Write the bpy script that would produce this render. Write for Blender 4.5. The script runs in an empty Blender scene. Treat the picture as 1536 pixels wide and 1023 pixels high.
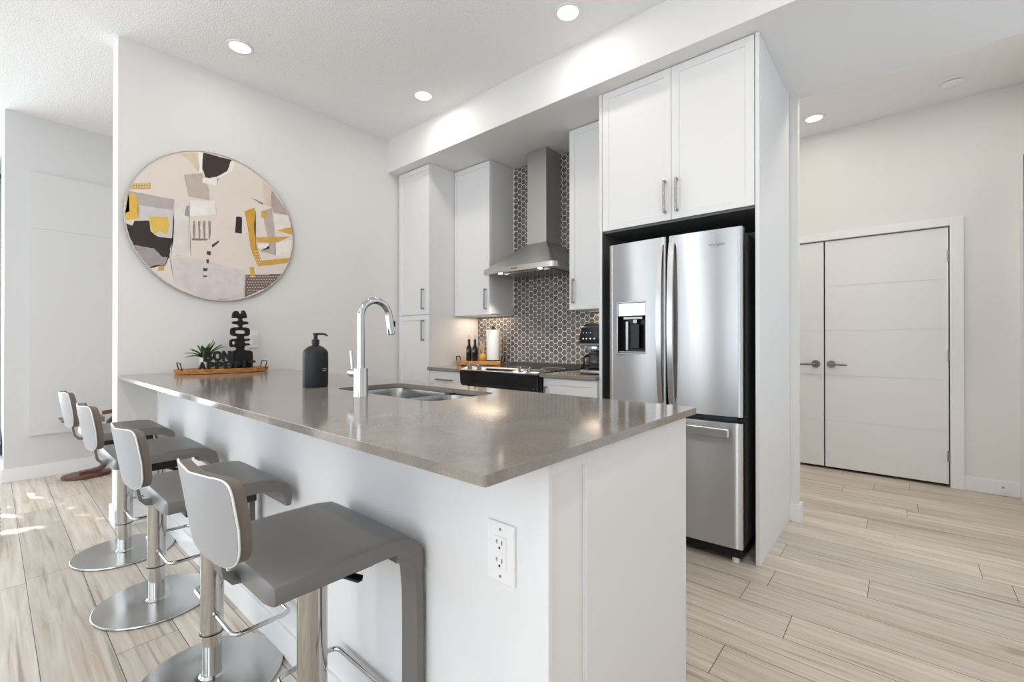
import bpy, bmesh, math, random
from mathutils import Vector, Matrix
random.seed(7)
S = bpy.context.scene
C = S.collection
PI = math.pi

# ---------------------------------------------------------------- camera
F_PX, YAW, PITCH, PY = 677.98, 0.7133, 0.003, 509.63
CAM = Vector((3.6005, -0.5071, 1.1290))
cd = bpy.data.cameras.new('camera')
cam = bpy.data.objects.new('camera', cd); C.objects.link(cam)
cd.sensor_fit = 'HORIZONTAL'; cd.sensor_width = 36.0
cd.lens = F_PX / 1536 * 36.0
cd.shift_y = -(511.5 - PY) / 1536
cd.clip_start = 0.02
cam.location = CAM
cam.rotation_euler = (PI / 2 + PITCH, 0, YAW)
S.camera = cam

# ---------------------------------------------------------------- world, daylight, exposure
S.view_settings.view_transform = 'Standard'
S.view_settings.look = 'None'
S.view_settings.gamma = 1.0
S.view_settings.use_curve_mapping = False
S.view_settings.exposure = 0.37
W = bpy.data.worlds.new('world'); S.world = W; W.use_nodes = True
wb = W.node_tree.nodes['Background']
wb.inputs[0].default_value = (0.80, 0.90, 1.0, 1); wb.inputs[1].default_value = 0.35
S.cycles.max_bounces = 14; S.cycles.diffuse_bounces = 8; S.cycles.glossy_bounces = 6
S.cycles.transmission_bounces = 8; S.cycles.sample_clamp_indirect = 6.0
S.cycles.caustics_reflective = False; S.cycles.caustics_refractive = False

def area(name, loc, rot, sx, sy, power, col=(1, 1, 1), shape='RECTANGLE', spread=PI):
    l = bpy.data.lights.new(name, 'AREA'); l.shape = shape; l.size = sx
    if shape in ('RECTANGLE', 'ELLIPSE'): l.size_y = sy
    l.energy = power; l.color = col; l.spread = spread
    o = bpy.data.objects.new(name, l); C.objects.link(o); o.location = loc; o.rotation_euler = rot
    return o
DAY = (0.85, 0.925, 1.0)
WARM = (1.0, 0.94, 0.86)
# the glazed openings: (x0, x1) on the south wall (y = -4.6), (y0, y1) on the west wall (x = -3.6)
SOUTH = [(-1.55, -0.35), (0.35, 1.55), (2.0, 3.6)]  # third opening added to light the right side
WEST = [(-4.1, -2.5), (-2.3, -0.75)]
EAST_FILL = [(-3.9, -2.5), (1.3, 3.2)]  # openings added in the right wall as fill for surfaces facing it
WZ0, WZ1 = 0.25, 2.6
P_SOUTH, P_WEST, P_EAST_FILL, P_HALL_FILL = 21.0, 37.0, 29.0, 3.6
for a, b in SOUTH:
    area('daylight_fill', ((a + b) / 2, -4.56, (WZ0 + WZ1) / 2), (PI / 2, 0, 0), b - a, WZ1 - WZ0, P_SOUTH * (b - a), DAY)
for a, b in WEST:
    area('daylight_fill', (-3.56, (a + b) / 2, (WZ0 + WZ1) / 2), (PI / 2, 0, -PI / 2), b - a, WZ1 - WZ0, P_WEST * (b - a), DAY)
for a, b in EAST_FILL:
    area('daylight_fill', (4.22, (a + b) / 2, (WZ0 + WZ1) / 2), (PI / 2, 0, PI / 2), b - a, WZ1 - WZ0, (P_EAST_FILL if a < 0 else P_HALL_FILL) * (b - a), DAY)  # fill light from the added right-wall openings
SUN_AZ, SUN_EL = math.atan2(.26, .966), math.radians(33)     # low sun from the west, cut into patches by the added tree
sl = bpy.data.lights.new('sun', 'SUN'); sl.energy = 7.0; sl.angle = math.radians(.4); sl.color = (1, .96, .9)
so = bpy.data.objects.new('sun', sl); C.objects.link(so); so.location = (-8, -3, 6)
SUN_D = Vector((math.cos(SUN_AZ) * math.cos(SUN_EL), math.sin(SUN_AZ) * math.cos(SUN_EL), -math.sin(SUN_EL)))
so.rotation_euler = SUN_D.to_track_quat('-Z', 'Y').to_euler()

# ---------------------------------------------------------------- materials
def mat(name, col, rough=0.5, metal=0.0, **kw):
    m = bpy.data.materials.new(name); m.use_nodes = True
    b = m.node_tree.nodes['Principled BSDF']
    b.inputs['Base Color'].default_value = (*col, 1)
    b.inputs['Roughness'].default_value = rough
    b.inputs['Metallic'].default_value = metal
    for k, v in kw.items():
        b.inputs[k].default_value = v
    return m
def srgb(r, g, b):
    f = lambda c: (c / 255 / 12.92) if c / 255 <= .04045 else ((c / 255 + .055) / 1.055) ** 2.4
    return (f(r), f(g), f(b))
def nodes(m):
    nt = m.node_tree
    return nt, nt.nodes, nt.links, nt.nodes['Principled BSDF']
def bump_noise(m, scale, strength, dist=0.002, detail=3.0, vary=0.0):
    nt, N, L, b = nodes(m)
    tc = N.new('ShaderNodeTexCoord'); n = N.new('ShaderNodeTexNoise')
    n.inputs['Scale'].default_value = scale; n.inputs['Detail'].default_value = detail
    L.new(tc.outputs['Object'], n.inputs['Vector'])
    bp = N.new('ShaderNodeBump'); bp.inputs['Strength'].default_value = strength; bp.inputs['Distance'].default_value = dist
    L.new(n.outputs['Fac'], bp.inputs['Height']); L.new(bp.outputs['Normal'], b.inputs['Normal'])
    if vary:
        c = list(b.inputs['Base Color'].default_value)
        r = N.new('ShaderNodeValToRGB'); r.color_ramp.elements[0].position = .3; r.color_ramp.elements[1].position = .7
        r.color_ramp.elements[0].color = [x * (1 - vary) for x in c[:3]] + [1]
        r.color_ramp.elements[1].color = [min(1, x * (1 + vary)) for x in c[:3]] + [1]
        L.new(n.outputs['Fac'], r.inputs[0]); L.new(r.outputs[0], b.inputs['Base Color'])
    return m
M = {}
M['wall'] = bump_noise(mat('wall paint', (.74, .73, .715), .75), 220, .06)
M['ceiling'] = bump_noise(mat('stippled ceiling', (.89, .89, .895), .9), 110, .9, .006, 5)
M['soffit'] = bump_noise(mat('flat white paint', (.76, .755, .75), .8), 200, .05)
M['wallgrey'] = bump_noise(mat('pale grey wall paint', (.63, .63, .635), .7), 220, .06)
M['reflection'] = mat('charcoal accent wall paint', (.16, .16, .165), .7)  # unseen wall darkened to give the steel contrasting reflections
M['trim'] = mat('white trim paint', (.80, .80, .80), .38)
M['door'] = mat('white door paint', (.76, .755, .75), .45)
M['cab'] = mat('white cabinet lacquer', (.755, .755, .76), .33)
M['panelwhite'] = mat('white drywall', (.775, .775, .785), .6)
M['liner_and_shade'] = mat('charcoal liner and closet shade', (.12, .12, .123), .55)
M['black'] = mat('black plastic', (.007, .007, .008), .28, **{'Specular IOR Level': .35})
M['blackmatte'] = mat('matte black', (.009, .009, .0095), .55, **{'Specular IOR Level': .3})
M['blackgloss'] = mat('black glass', (.006, .006, .007), .06)
M['chrome'] = mat('chrome', (.56, .56, .57), .05, 1.0)
M['nickel'] = mat('brushed nickel', (.34, .33, .325), .26, 1.0)
M['dnickel'] = mat('dark nickel', (.26, .24, .215), .3, 1.0)
M['satin'] = mat('satin steel', (.62, .61, .595), .22, 1.0)
M['steelsink'] = mat('sink steel', (.34, .33, .32), .26, 1.0)
M['whiteplastic'] = mat('white plastic', (.82, .82, .82), .3)
M['paper'] = bump_noise(mat('paper towel', (.86, .86, .85), .9), 90, .3, .002)
M['gold'] = mat('gold handle', (.75, .55, .25), .3, 1.0)
M['leaf'] = bump_noise(mat('succulent leaf', srgb(62, 92, 48), .45), 30, .1, vary=.35)
M['whiteceramic'] = mat('white ceramic', (.8, .79, .77), .3)
M['amber'] = bump_noise(mat('amber glaze', srgb(190, 140, 70), .25), 18, .1, vary=.25)
M['feather'] = mat('dried flower', srgb(226, 208, 176), .9)
M['soap'] = mat('charcoal bottle', (.012, .013, .015), .5, **{'Specular IOR Level': .35})
M['labelgrey'] = mat('grey print', (.45, .45, .45), .6)
M['grout'] = mat('white grout', (.78, .77, .75), .8)
M['curtain'] = bump_noise(mat('sheer curtain', (.85, .85, .85), .9), 60, .2)
M['glass'] = mat('clear glass', (.95, .96, .96), .03, **{'Transmission Weight': 1.0, 'IOR': 1.45})
M['smoke'] = mat('smoked glass', (.25, .25, .26), .03, **{'Transmission Weight': .85, 'IOR': 1.45})

def leather(name, col, rough):
    m = mat(name, col, rough); return bump_noise(m, 420, .12, .0008)
M['leather'] = leather('grey leather', (.150, .146, .142), .40)
M['taupe'] = leather('taupe leather', (.135, .112, .095), .5)
M['backshell'] = leather('pale grey leather', (.30, .30, .312), .42)
M['piping'] = mat('white piping', (.78, .78, .78), .4)

def brushed(name, col, rough, aniso=.75, rot=0.25, streak=.10, axis=(1, 1, 60)):
    m = mat(name, col, rough, 1.0); nt, N, L, b = nodes(m)
    tc = N.new('ShaderNodeTexCoord'); mp = N.new('ShaderNodeMapping'); n = N.new('ShaderNodeTexNoise')
    mp.inputs['Scale'].default_value = axis; n.inputs['Scale'].default_value = 12; n.inputs['Detail'].default_value = 4
    L.new(tc.outputs['Object'], mp.inputs[0]); L.new(mp.outputs[0], n.inputs['Vector'])
    mr = N.new('ShaderNodeMapRange'); mr.inputs['To Min'].default_value = rough * (1 - streak); mr.inputs['To Max'].default_value = rough * (1 + streak)
    L.new(n.outputs['Fac'], mr.inputs[0]); L.new(mr.outputs[0], b.inputs['Roughness'])
    tg = N.new('ShaderNodeTangent'); tg.direction_type = 'RADIAL'; tg.axis = 'Z'
    L.new(tg.outputs[0], b.inputs['Tangent'])
    b.inputs['Anisotropic'].default_value = aniso; b.inputs['Anisotropic Rotation'].default_value = rot
    return m
M['steel'] = brushed('brushed stainless', (.56, .56, .57), .30, 1.0, 0.25)
M['hoodsteel'] = brushed('hood stainless', (.58, .57, .56), .30, .6, 0.25)
M['poststeel'] = mat('polished post steel', (.50, .485, .465), .09, 1.0)
M['basesteel'] = brushed('brushed base steel', (.55, .55, .54), .17, .8, 0.0)

def emit(name, col, s):
    m = mat(name, (0, 0, 0), .5); b = m.node_tree.nodes['Principled BSDF']
    b.inputs['Emission Color'].default_value = (*col, 1); b.inputs['Emission Strength'].default_value = s
    return m
M['lamp'] = emit('lamp diffuser', (1.0, .95, .88), 9.0)
M['hoodlamp'] = emit('hood lamp lens', (1.0, .95, .85), 9.0)

def wood(name, c0, c1, rough, scale=(3, 30, 30)):
    m = mat(name, c0, rough); nt, N, L, b = nodes(m)
    tc = N.new('ShaderNodeTexCoord'); mp = N.new('ShaderNodeMapping'); n = N.new('ShaderNodeTexNoise'); r = N.new('ShaderNodeValToRGB')
    mp.inputs['Scale'].default_value = scale; n.inputs['Scale'].default_value = 3; n.inputs['Detail'].default_value = 6; n.inputs['Distortion'].default_value = .6
    r.color_ramp.elements[0].position = .35; r.color_ramp.elements[1].position = .68
    r.color_ramp.elements[0].color = (*c0, 1); r.color_ramp.elements[1].color = (*c1, 1)
    L.new(tc.outputs['Object'], mp.inputs[0]); L.new(mp.outputs[0], n.inputs['Vector']); L.new(n.outputs['Fac'], r.inputs[0]); L.new(r.outputs[0], b.inputs['Base Color'])
    return m
M['walnut'] = wood('walnut', srgb(74, 48, 38), srgb(112, 76, 60), .35, (6, 6, 30))
M['acacia'] = wood('acacia wood', srgb(150, 92, 44), srgb(206, 150, 84), .45, (40, 5, 40))
M['board'] = wood('board wood', srgb(150, 96, 50), srgb(200, 144, 84), .45, (5, 30, 30))

def quartz():
    m = mat('grey quartz', (.2, .19, .175), .11); nt, N, L, b = nodes(m)
    tc = N.new('ShaderNodeTexCoord'); n = N.new('ShaderNodeTexNoise'); v = N.new('ShaderNodeTexVoronoi'); r = N.new('ShaderNodeValToRGB')
    n.inputs['Scale'].default_value = 9; n.inputs['Detail'].default_value = 6; v.inputs['Scale'].default_value = 160
    mx = N.new('ShaderNodeMath'); mx.operation = 'MULTIPLY_ADD'; mx.inputs[1].default_value = .35
    L.new(tc.outputs['Object'], n.inputs['Vector']); L.new(tc.outputs['Object'], v.inputs['Vector'])
    L.new(v.outputs['Distance'], mx.inputs[0]); L.new(n.outputs['Fac'], mx.inputs[2]); L.new(mx.outputs[0], r.inputs[0])
    r.color_ramp.elements[0].position = .35; r.color_ramp.elements[1].position = .95
    r.color_ramp.elements[0].color = (*srgb(124, 116, 108), 1); r.color_ramp.elements[1].color = (*srgb(147, 139, 131), 1)
    L.new(r.outputs[0], b.inputs['Base Color'])
    return m
M['quartz'] = quartz()

def floor_mat():
    PW, PL = 0.186, 1.22
    m = mat('oak plank floor', (.5, .42, .34), .38); nt, N, L, b = nodes(m)
    def math_(op, a, c=None, v=None):
        x = N.new('ShaderNodeMath'); x.operation = op
        if hasattr(a, 'node'): L.new(a, x.inputs[0])
        else: x.inputs[0].default_value = a
        if c is not None:
            if hasattr(c, 'node'): L.new(c, x.inputs[1])
            else: x.inputs[1].default_value = c
        return x.outputs[0]
    g = N.new('ShaderNodeNewGeometry'); sp = N.new('ShaderNodeSeparateXYZ'); L.new(g.outputs['Position'], sp.inputs[0])
    X, Y = sp.outputs[0], sp.outputs[1]
    ry = math_('DIVIDE', math_('ADD', Y, 10.065), PW); row = math_('FLOOR', ry); fy = math_('FRACT', ry)
    wn = N.new('ShaderNodeTexWhiteNoise'); wn.noise_dimensions = '1D'; L.new(row, wn.inputs['W'])
    rx = math_('ADD', math_('DIVIDE', math_('ADD', X, 20.0), PL), wn.outputs['Value']); col = math_('FLOOR', rx); fx = math_('FRACT', rx)
    cb = N.new('ShaderNodeCombineXYZ'); L.new(row, cb.inputs[0]); L.new(col, cb.inputs[1])
    w2 = N.new('ShaderNodeTexWhiteNoise'); w2.noise_dimensions = '2D'; L.new(cb.outputs[0], w2.inputs['Vector'])
    pid = w2.outputs['Value']
    # grain coordinates shifted plank by plank
    gx = math_('ADD', math_('MULTIPLY', X, 1.3), math_('MULTIPLY', pid, 37.0)); gy = math_('MULTIPLY', Y, 24.0)
    gc = N.new('ShaderNodeCombineXYZ'); L.new(gx, gc.inputs[0]); L.new(gy, gc.inputs[1]); L.new(math_('MULTIPLY', pid, 11.0), gc.inputs[2])
    n1 = N.new('ShaderNodeTexNoise'); n1.inputs['Scale'].default_value = 1.6; n1.inputs['Detail'].default_value = 7; n1.inputs['Distortion'].default_value = .55; n1.inputs['Roughness'].default_value = .62
    L.new(gc.outputs[0], n1.inputs['Vector'])
    ramp = N.new('ShaderNodeValToRGB'); e = ramp.color_ramp.elements
    e[0].position = .22; e[0].color = (*srgb(146, 132, 116), 1); e[1].position = .80; e[1].color = (*srgb(224, 217, 208), 1)
    k = e.new(.42); k.color = (*srgb(196, 183, 167), 1); k = e.new(.58); k.color = (*srgb(209, 199, 186), 1)
    L.new(n1.outputs['Fac'], ramp.inputs[0])
    # dark mineral streaks
    sx = N.new('ShaderNodeCombineXYZ'); L.new(math_('ADD', math_('MULTIPLY', X, .42), math_('MULTIPLY', pid, 91.0)), sx.inputs[0]); L.new(math_('MULTIPLY', Y, 15.0), sx.inputs[1])
    n2 = N.new('ShaderNodeTexNoise'); n2.inputs['Scale'].default_value = 2.1; n2.inputs['Detail'].default_value = 5; n2.inputs['Distortion'].default_value = .9
    L.new(sx.outputs[0], n2.inputs['Vector'])
    r2 = N.new('ShaderNodeValToRGB'); r2.color_ramp.elements[0].position = .585; r2.color_ramp.elements[1].position = .70
    L.new(n2.outputs['Fac'], r2.inputs[0])
    mixd = N.new('ShaderNodeMixRGB'); mixd.blend_type = 'MULTIPLY'; mixd.inputs[2].default_value = (.36, .30, .25, 1)
    L.new(math_('MULTIPLY', r2.outputs[0], .62), mixd.inputs[0]); L.new(ramp.outputs[0], mixd.inputs[1])
    # knots
    kc = N.new('ShaderNodeCombineXYZ'); L.new(math_('MULTIPLY', X, 1.15), kc.inputs[0]); L.new(math_('MULTIPLY', Y, 3.6), kc.inputs[1]); L.new(math_('MULTIPLY', pid, 5.0), kc.inputs[2])
    vk = N.new('ShaderNodeTexVoronoi'); vk.inputs['Scale'].default_value = 1.0; L.new(kc.outputs[0], vk.inputs['Vector'])
    kr = N.new('ShaderNodeMapRange'); kr.inputs['From Min'].default_value = .16; kr.inputs['From Max'].default_value = .03; L.new(math_('ADD', vk.outputs['Distance'], math_('MULTIPLY', n1.outputs['Fac'], .12)), kr.inputs[0])
    mk = N.new('ShaderNodeMixRGB'); mk.blend_type = 'MULTIPLY'; mk.inputs[2].default_value = (.40, .33, .28, 1); L.new(kr.outputs[0], mk.inputs[0]); L.new(mixd.outputs[0], mk.inputs[1]); mixd = mk
    # plank tone
    tone = N.new('ShaderNodeMapRange'); tone.inputs['To Min'].default_value = .86; tone.inputs['To Max'].default_value = 1.08; L.new(w2.outputs['Value'], tone.inputs[0])
    hs = N.new('ShaderNodeHueSaturation'); L.new(tone.outputs[0], hs.inputs['Value']); L.new(mixd.outputs[0], hs.inputs['Color'])
    # seams
    dy = math_('MULTIPLY', math_('MINIMUM', fy, math_('SUBTRACT', 1.0, fy)), PW); dx = math_('MULTIPLY', math_('MINIMUM', fx, math_('SUBTRACT', 1.0, fx)), PL)
    d = math_('MINIMUM', dx, dy)
    sm = N.new('ShaderNodeMapRange'); sm.inputs['From Min'].default_value = .0007; sm.inputs['From Max'].default_value = .0018; L.new(d, sm.inputs[0])
    ms = N.new('ShaderNodeMixRGB'); ms.blend_type = 'MIX'; ms.inputs[1].default_value = (.045, .037, .03, 1)
    L.new(sm.outputs[0], ms.inputs[0]); L.new(hs.outputs[0], ms.inputs[2]); L.new(ms.outputs[0], b.inputs['Base Color'])
    bp = N.new('ShaderNodeBump'); bp.inputs['Strength'].default_value = .25; bp.inputs['Distance'].default_value = .002
    L.new(math_('ADD', math_('MULTIPLY', n1.outputs['Fac'], .25), sm.outputs[0]), bp.inputs['Height']); L.new(bp.outputs[0], b.inputs['Normal'])
    return m
M['floor'] = floor_mat()

def tile_mat():
    m = mat('grey glazed hexagon tile', srgb(96, 92, 90), .22); nt, N, L, b = nodes(m)
    tc = N.new('ShaderNodeTexCoord'); n = N.new('ShaderNodeTexNoise'); r = N.new('ShaderNodeValToRGB')
    n.inputs['Scale'].default_value = 26; n.inputs['Detail'].default_value = 5
    r.color_ramp.elements[0].position = .3; r.color_ramp.elements[1].position = .72
    r.color_ramp.elements[0].color = (*srgb(82, 78, 77), 1); r.color_ramp.elements[1].color = (*srgb(128, 122, 119), 1)
    L.new(tc.outputs['Object'], n.inputs['Vector']); L.new(n.outputs['Fac'], r.inputs[0]); L.new(r.outputs[0], b.inputs['Base Color'])
    return m
M['tile'] = tile_mat()

# ---------------------------------------------------------------- mesh helpers
def box(bm, x0, y0, z0, x1, y1, z1, bev=0.0, seg=2):
    v = [bm.verts.new(p) for p in ((x0, y0, z0), (x1, y0, z0), (x1, y1, z0), (x0, y1, z0), (x0, y0, z1), (x1, y0, z1), (x1, y1, z1), (x0, y1, z1))]
    f = [bm.faces.new([v[i] for i in q]) for q in ((0, 3, 2, 1), (4, 5, 6, 7), (0, 1, 5, 4), (1, 2, 6, 5), (2, 3, 7, 6), (3, 0, 4, 7))]
    if bev > 0:
        es = list({e for x in f for e in x.edges})
        bmesh.ops.bevel(bm, geom=es, offset=bev, segments=seg, affect='EDGES', profile=.5)
    return f
def frame_of(d):
    d = d.normalized(); up = Vector((0, 0, 1)) if abs(d.z) < .95 else Vector((1, 0, 0))
    a = d.cross(up).normalized(); return a, a.cross(d).normalized()
def tube(bm, pts, r, seg=12, cap=True, closed=False):
    pts = [Vector(p) for p in pts]; n = len(pts); rr = r if isinstance(r, (list, tuple)) else [r] * n
    rings = []; a = None
    for i, p in enumerate(pts):
        if closed: d = (pts[(i + 1) % n] - pts[i - 1])
        else: d = pts[min(i + 1, n - 1)] - pts[max(i - 1, 0)]
        d = d.normalized()
        if a is None: a, b = frame_of(d)
        else:
            a = (a - d * a.dot(d)).normalized(); b = a.cross(d).normalized()
        rings.append([bm.verts.new(p + (a * math.cos(2 * PI * k / seg) + b * math.sin(2 * PI * k / seg)) * rr[i]) for k in range(seg)])
    m = n if closed else n - 1
    for i in range(m):
        A, B = rings[i], rings[(i + 1) % n]
        for k in range(seg): bm.faces.new((A[k], A[(k + 1) % seg], B[(k + 1) % seg], B[k]))
    if cap and not closed:
        bm.faces.new(list(reversed(rings[0]))); bm.faces.new(rings[-1])
def cyl(bm, p0, p1, r0, r1=None, seg=24):
    tube(bm, [p0, p1], [r0, r0 if r1 is None else r1], seg)
def rounded_path(pts, rad, n=5, closed=False):
    pts = [Vector(p) for p in pts]; out = []
    N_ = len(pts)
    for i, p in enumerate(pts):
        if not closed and i in (0, N_ - 1): out.append(p); continue
        a, b = pts[i - 1], pts[(i + 1) % N_]
        u = (a - p); w = (b - p); r = min(rad, u.length * .49, w.length * .49); u.normalize(); w.normalize()
        s, e = p + u * r, p + w * r
        for k in range(n + 1):
            t = k / n; out.append(s.lerp(p, t).lerp(p.lerp(e, t), t))
    return out
def lathe(bm, prof, seg=32, c=(0, 0, 0), sx=1.0, sy=1.0):
    rings = []
    for r, z in prof:
        if r < 1e-5: rings.append([bm.verts.new((c[0], c[1], c[2] + z))])
        else: rings.append([bm.verts.new((c[0] + r * sx * math.cos(2 * PI * k / seg), c[1] + r * sy * math.sin(2 * PI * k / seg), c[2] + z)) for k in range(seg)])
    for A, B in zip(rings, rings[1:]):
        for k in range(seg):
            k2 = (k + 1) % seg
            if len(A) == 1 and len(B) == 1: continue
            if len(A) == 1: bm.faces.new((A[0], B[k2], B[k]))
            elif len(B) == 1: bm.faces.new((A[k], A[k2], B[0]))
            else: bm.faces.new((A[k], A[k2], B[k2], B[k]))
    if len(rings[0]) > 1: bm.faces.new(list(reversed(rings[0])))
    if len(rings[-1]) > 1: bm.faces.new(rings[-1])
def prism(bm, poly, lo, hi, axis='X', bev=0.0):
    """poly of 2-D points; axis X -> (y,z), Y -> (x,z), Z -> (x,y)"""
    def P(q, t): return {'X': (t, q[0], q[1]), 'Y': (q[0], t, q[1]), 'Z': (q[0], q[1], t)}[axis]
    A = [bm.verts.new(P(q, lo)) for q in poly]; B = [bm.verts.new(P(q, hi)) for q in poly]; n = len(poly)
    f = [bm.faces.new(A), bm.faces.new(list(reversed(B)))]
    for k in range(n): f.append(bm.faces.new((A[k], B[k], B[(k + 1) % n], A[(k + 1) % n])))
    if bev:
        bmesh.ops.bevel(bm, geom=list({e for q in f[:2] for e in q.edges}), offset=bev, segments=2, affect='EDGES', profile=.5)
def strip(bm, prof, x0, x1, th, taper=None, rnd=0.0):
    """a thick sheet following (y,z) points, running from x0 to x1"""
    n = len(prof); L_, R_ = [], []
    for i, (y, z) in enumerate(prof):
        a = prof[max(i - 1, 0)]; b = prof[min(i + 1, n - 1)]; dy, dz = b[0] - a[0], b[1] - a[1]; l = math.hypot(dy, dz) or 1
        t = th * (taper[i] if taper else 1) / 2
        L_.append((y - dz / l * t, z + dy / l * t)); R_.append((y + dz / l * t, z - dy / l * t))
    poly = L_ + list(reversed(R_))
    prism(bm, poly, x0, x1, 'X')
def door_panel(bm, x0, x1, z0, z1, yf, th=.02, rail=.058, rec=.007):
    f = box(bm, x0, yf, z0, x1, yf + th, z1)
    front = f[2]; bm.normal_update()
    bmesh.ops.inset_region(bm, faces=[front], thickness=rail, depth=0); bm.normal_update()
    bmesh.ops.inset_region(bm, faces=[front], thickness=.0035, depth=-rec)
def pull(bm, x, z0, z1, yf, horizontal=False, w=.011, out=.032):
    """square bow pull on a face at y = yf (facing -y)"""
    if not horizontal:
        box(bm, x - w / 2, yf - out, z0, x + w / 2, yf - out + .010, z1, .002)
        for z in (z0, z1 - .014): box(bm, x - w / 2, yf - out + .008, z, x + w / 2, yf, z + .014, .0015)
    else:
        box(bm, z0, yf - out, x - w / 2, z1, yf - out + .010, x + w / 2, .002)
        for z in (z0, z1 - .014): box(bm, z, yf - out + .008, x - w / 2, z + .014, yf, x + w / 2, .0015)

# ---------------------------------------------------------------- object helpers
def smooth_mesh(me, ang=40):
    me.polygons.foreach_set('use_smooth', [True] * len(me.polygons))
    try: me.set_sharp_from_angle(angle=math.radians(ang))
    except Exception: pass
def obj(name, bm, m, parent=None, smooth=True, local=False, label=None):
    """one mesh object; geometry is given in world space unless local, and moved under its parent's base"""
    bmesh.ops.recalc_face_normals(bm, faces=bm.faces[:])
    if parent is not None and not local:
        o_ = Vector((0, 0, 0)); p = parent
        while p is not None: o_ += p.location; p = p.parent
        bmesh.ops.translate(bm, verts=bm.verts[:], vec=-o_)
    me = bpy.data.meshes.new(name); bm.to_mesh(me); bm.free()
    for x in (m if isinstance(m, (list, tuple)) else [m]): me.materials.append(x)
    if smooth: smooth_mesh(me)
    o = bpy.data.objects.new(name, me); C.objects.link(o)
    if parent is not None: o.parent = parent
    if label: o['label'] = label
    return o
def tag(o, label, cat, group=None):
    o['label'] = label; o['category'] = cat
    if group: o['group'] = group
    return o
def thing(name, label, cat, loc, rz=0, group=None):
    o = bpy.data.objects.new(name, None); C.objects.link(o); o.empty_display_size = .1
    o.location = loc; o.rotation_euler = (0, 0, rz)
    return tag(o, label, cat, group)
def struct(name, bm, m, parent=None, smooth=False):
    o = obj(name, bm, m, parent, smooth)
    if parent is None: o['kind'] = 'structure'
    return o
def B(): return bmesh.new()
def boxes(*bs, bev=0.0):
    bm = B()
    for q in bs: box(bm, *q, bev)
    return bm
def text_bm(txt, size, extrude, offset=0.0, align='LEFT', space=1.0):
    cu = bpy.data.curves.new('t', 'FONT'); cu.body = txt; cu.size = size; cu.extrude = extrude; cu.offset = offset; cu.align_x = align
    cu.resolution_u = 4; cu.space_character = space
    o = bpy.data.objects.new('t', cu); C.objects.link(o)
    dg = bpy.context.evaluated_depsgraph_get(); dg.update()
    me = bpy.data.meshes.new_from_object(o.evaluated_get(dg))
    bm = B(); bm.from_mesh(me)
    bpy.data.objects.remove(o); bpy.data.meshes.remove(me)
    return bm
def copy_tree(o, parent=None):
    c = o.copy(); C.objects.link(c); c.parent = parent
    for ch in list(o.children): copy_tree(ch, c)
    return c

# ================================================================ THE SETTING
HC = 2.985; HS = 2.687          # ceiling, underside of the kitchen bulkhead
struct('floor', boxes((-3.7, -4.7, -.06, 4.4, 5.1, 0)), M['floor'])
struct('ceiling', boxes((-3.7, -4.7, HC, 4.4, 5.1, HC + .08)), M['ceiling'])
struct('ceiling_bulkhead', boxes((0, 1.90, HS, 4.26, 2.90, HC)), M['soffit'])
struct('wall_left', boxes((-.175, 0, 0, 0, 2.61, HC)), M['wall'])
struct('wall_back', boxes((-.175, 2.61, 0, 3.037, 2.88, HC), (3.037, 2.815, 0, 3.102, 2.88, HC)), M['wall'])
struct('wall_dining', boxes((-3.6, -.432, 0, -1.82, 4.345, HC)), M['wallgrey'])
struct('wall_hall', boxes((-1.82, 4.345, 0, 2.27, 4.445, HC), (3.874, 4.345, 0, 4.26, 4.445, HC), (2.27, 4.345, 2.019, 3.874, 4.445, HC)), M['wall'])
struct('wall_closet', boxes((2.17, 4.95, 0, 4.0, 5.0, 2.2), (2.17, 4.445, 0, 2.22, 4.95, 2.2), (3.95, 4.445, 0, 4.0, 4.95, 2.2), (2.17, 4.445, 2.12, 4.0, 5.0, 2.2)), M['liner_and_shade'])  # coloured dark to stand in for the unlit closet interior
# window walls of the living room, behind and to the left of the camera
def pierced(name, spans, lo, hi, fixed):
    bs = []; cur = lo
    for a, b in spans:
        bs.append((cur, a, 0, HC)); bs.append((a, b, 0, WZ0)); bs.append((a, b, WZ1, HC)); cur = b
    bs.append((cur, hi, 0, HC))
    if fixed == 'y': return struct(name, boxes(*[(a, -4.7, z0, b, -4.6, z1) for a, b, z0, z1 in bs]), M['reflection'])
    return struct(name, boxes(*[(-3.7, a, z0, -3.6, b, z1) for a, b, z0, z1 in bs]), M['wall'])
pierced('wall_front', SOUTH, -3.7, 4.26, 'y')
pierced('wall_window', WEST, -4.7, -.432, 'x')
def east_wall():
    bs = []; cur = -4.7
    for a, b in EAST_FILL:
        bs += [(4.26, cur, 0, 4.36, a, HC), (4.26, a, 0, 4.36, b, WZ0), (4.26, a, WZ1, 4.36, b, HC)]; cur = b
    return boxes(*bs, (4.26, cur, 0, 4.36, 5.1, HC))
struct('wall_right', east_wall(), M['wall'])
k = 0
for a, b in SOUTH:
    k += 1
    struct('window_%d' % k, boxes((a, -4.68, WZ0, a + .05, -4.62, WZ1), (b - .05, -4.68, WZ0, b, -4.62, WZ1), (a, -4.68, WZ0, b, -4.62, WZ0 + .05), (a, -4.68, WZ1 - .05, b, -4.62, WZ1)), M['trim'])
for a, b in WEST:
    k += 1
    struct('window_%d' % k, boxes((-3.68, a, WZ0, -3.62, a + .05, WZ1), (-3.68, b - .05, WZ0, -3.62, b, WZ1), (-3.68, a, WZ0, -3.62, b, WZ0 + .05), (-3.68, a, WZ1 - .05, -3.62, b, WZ1)), M['trim'])
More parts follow.
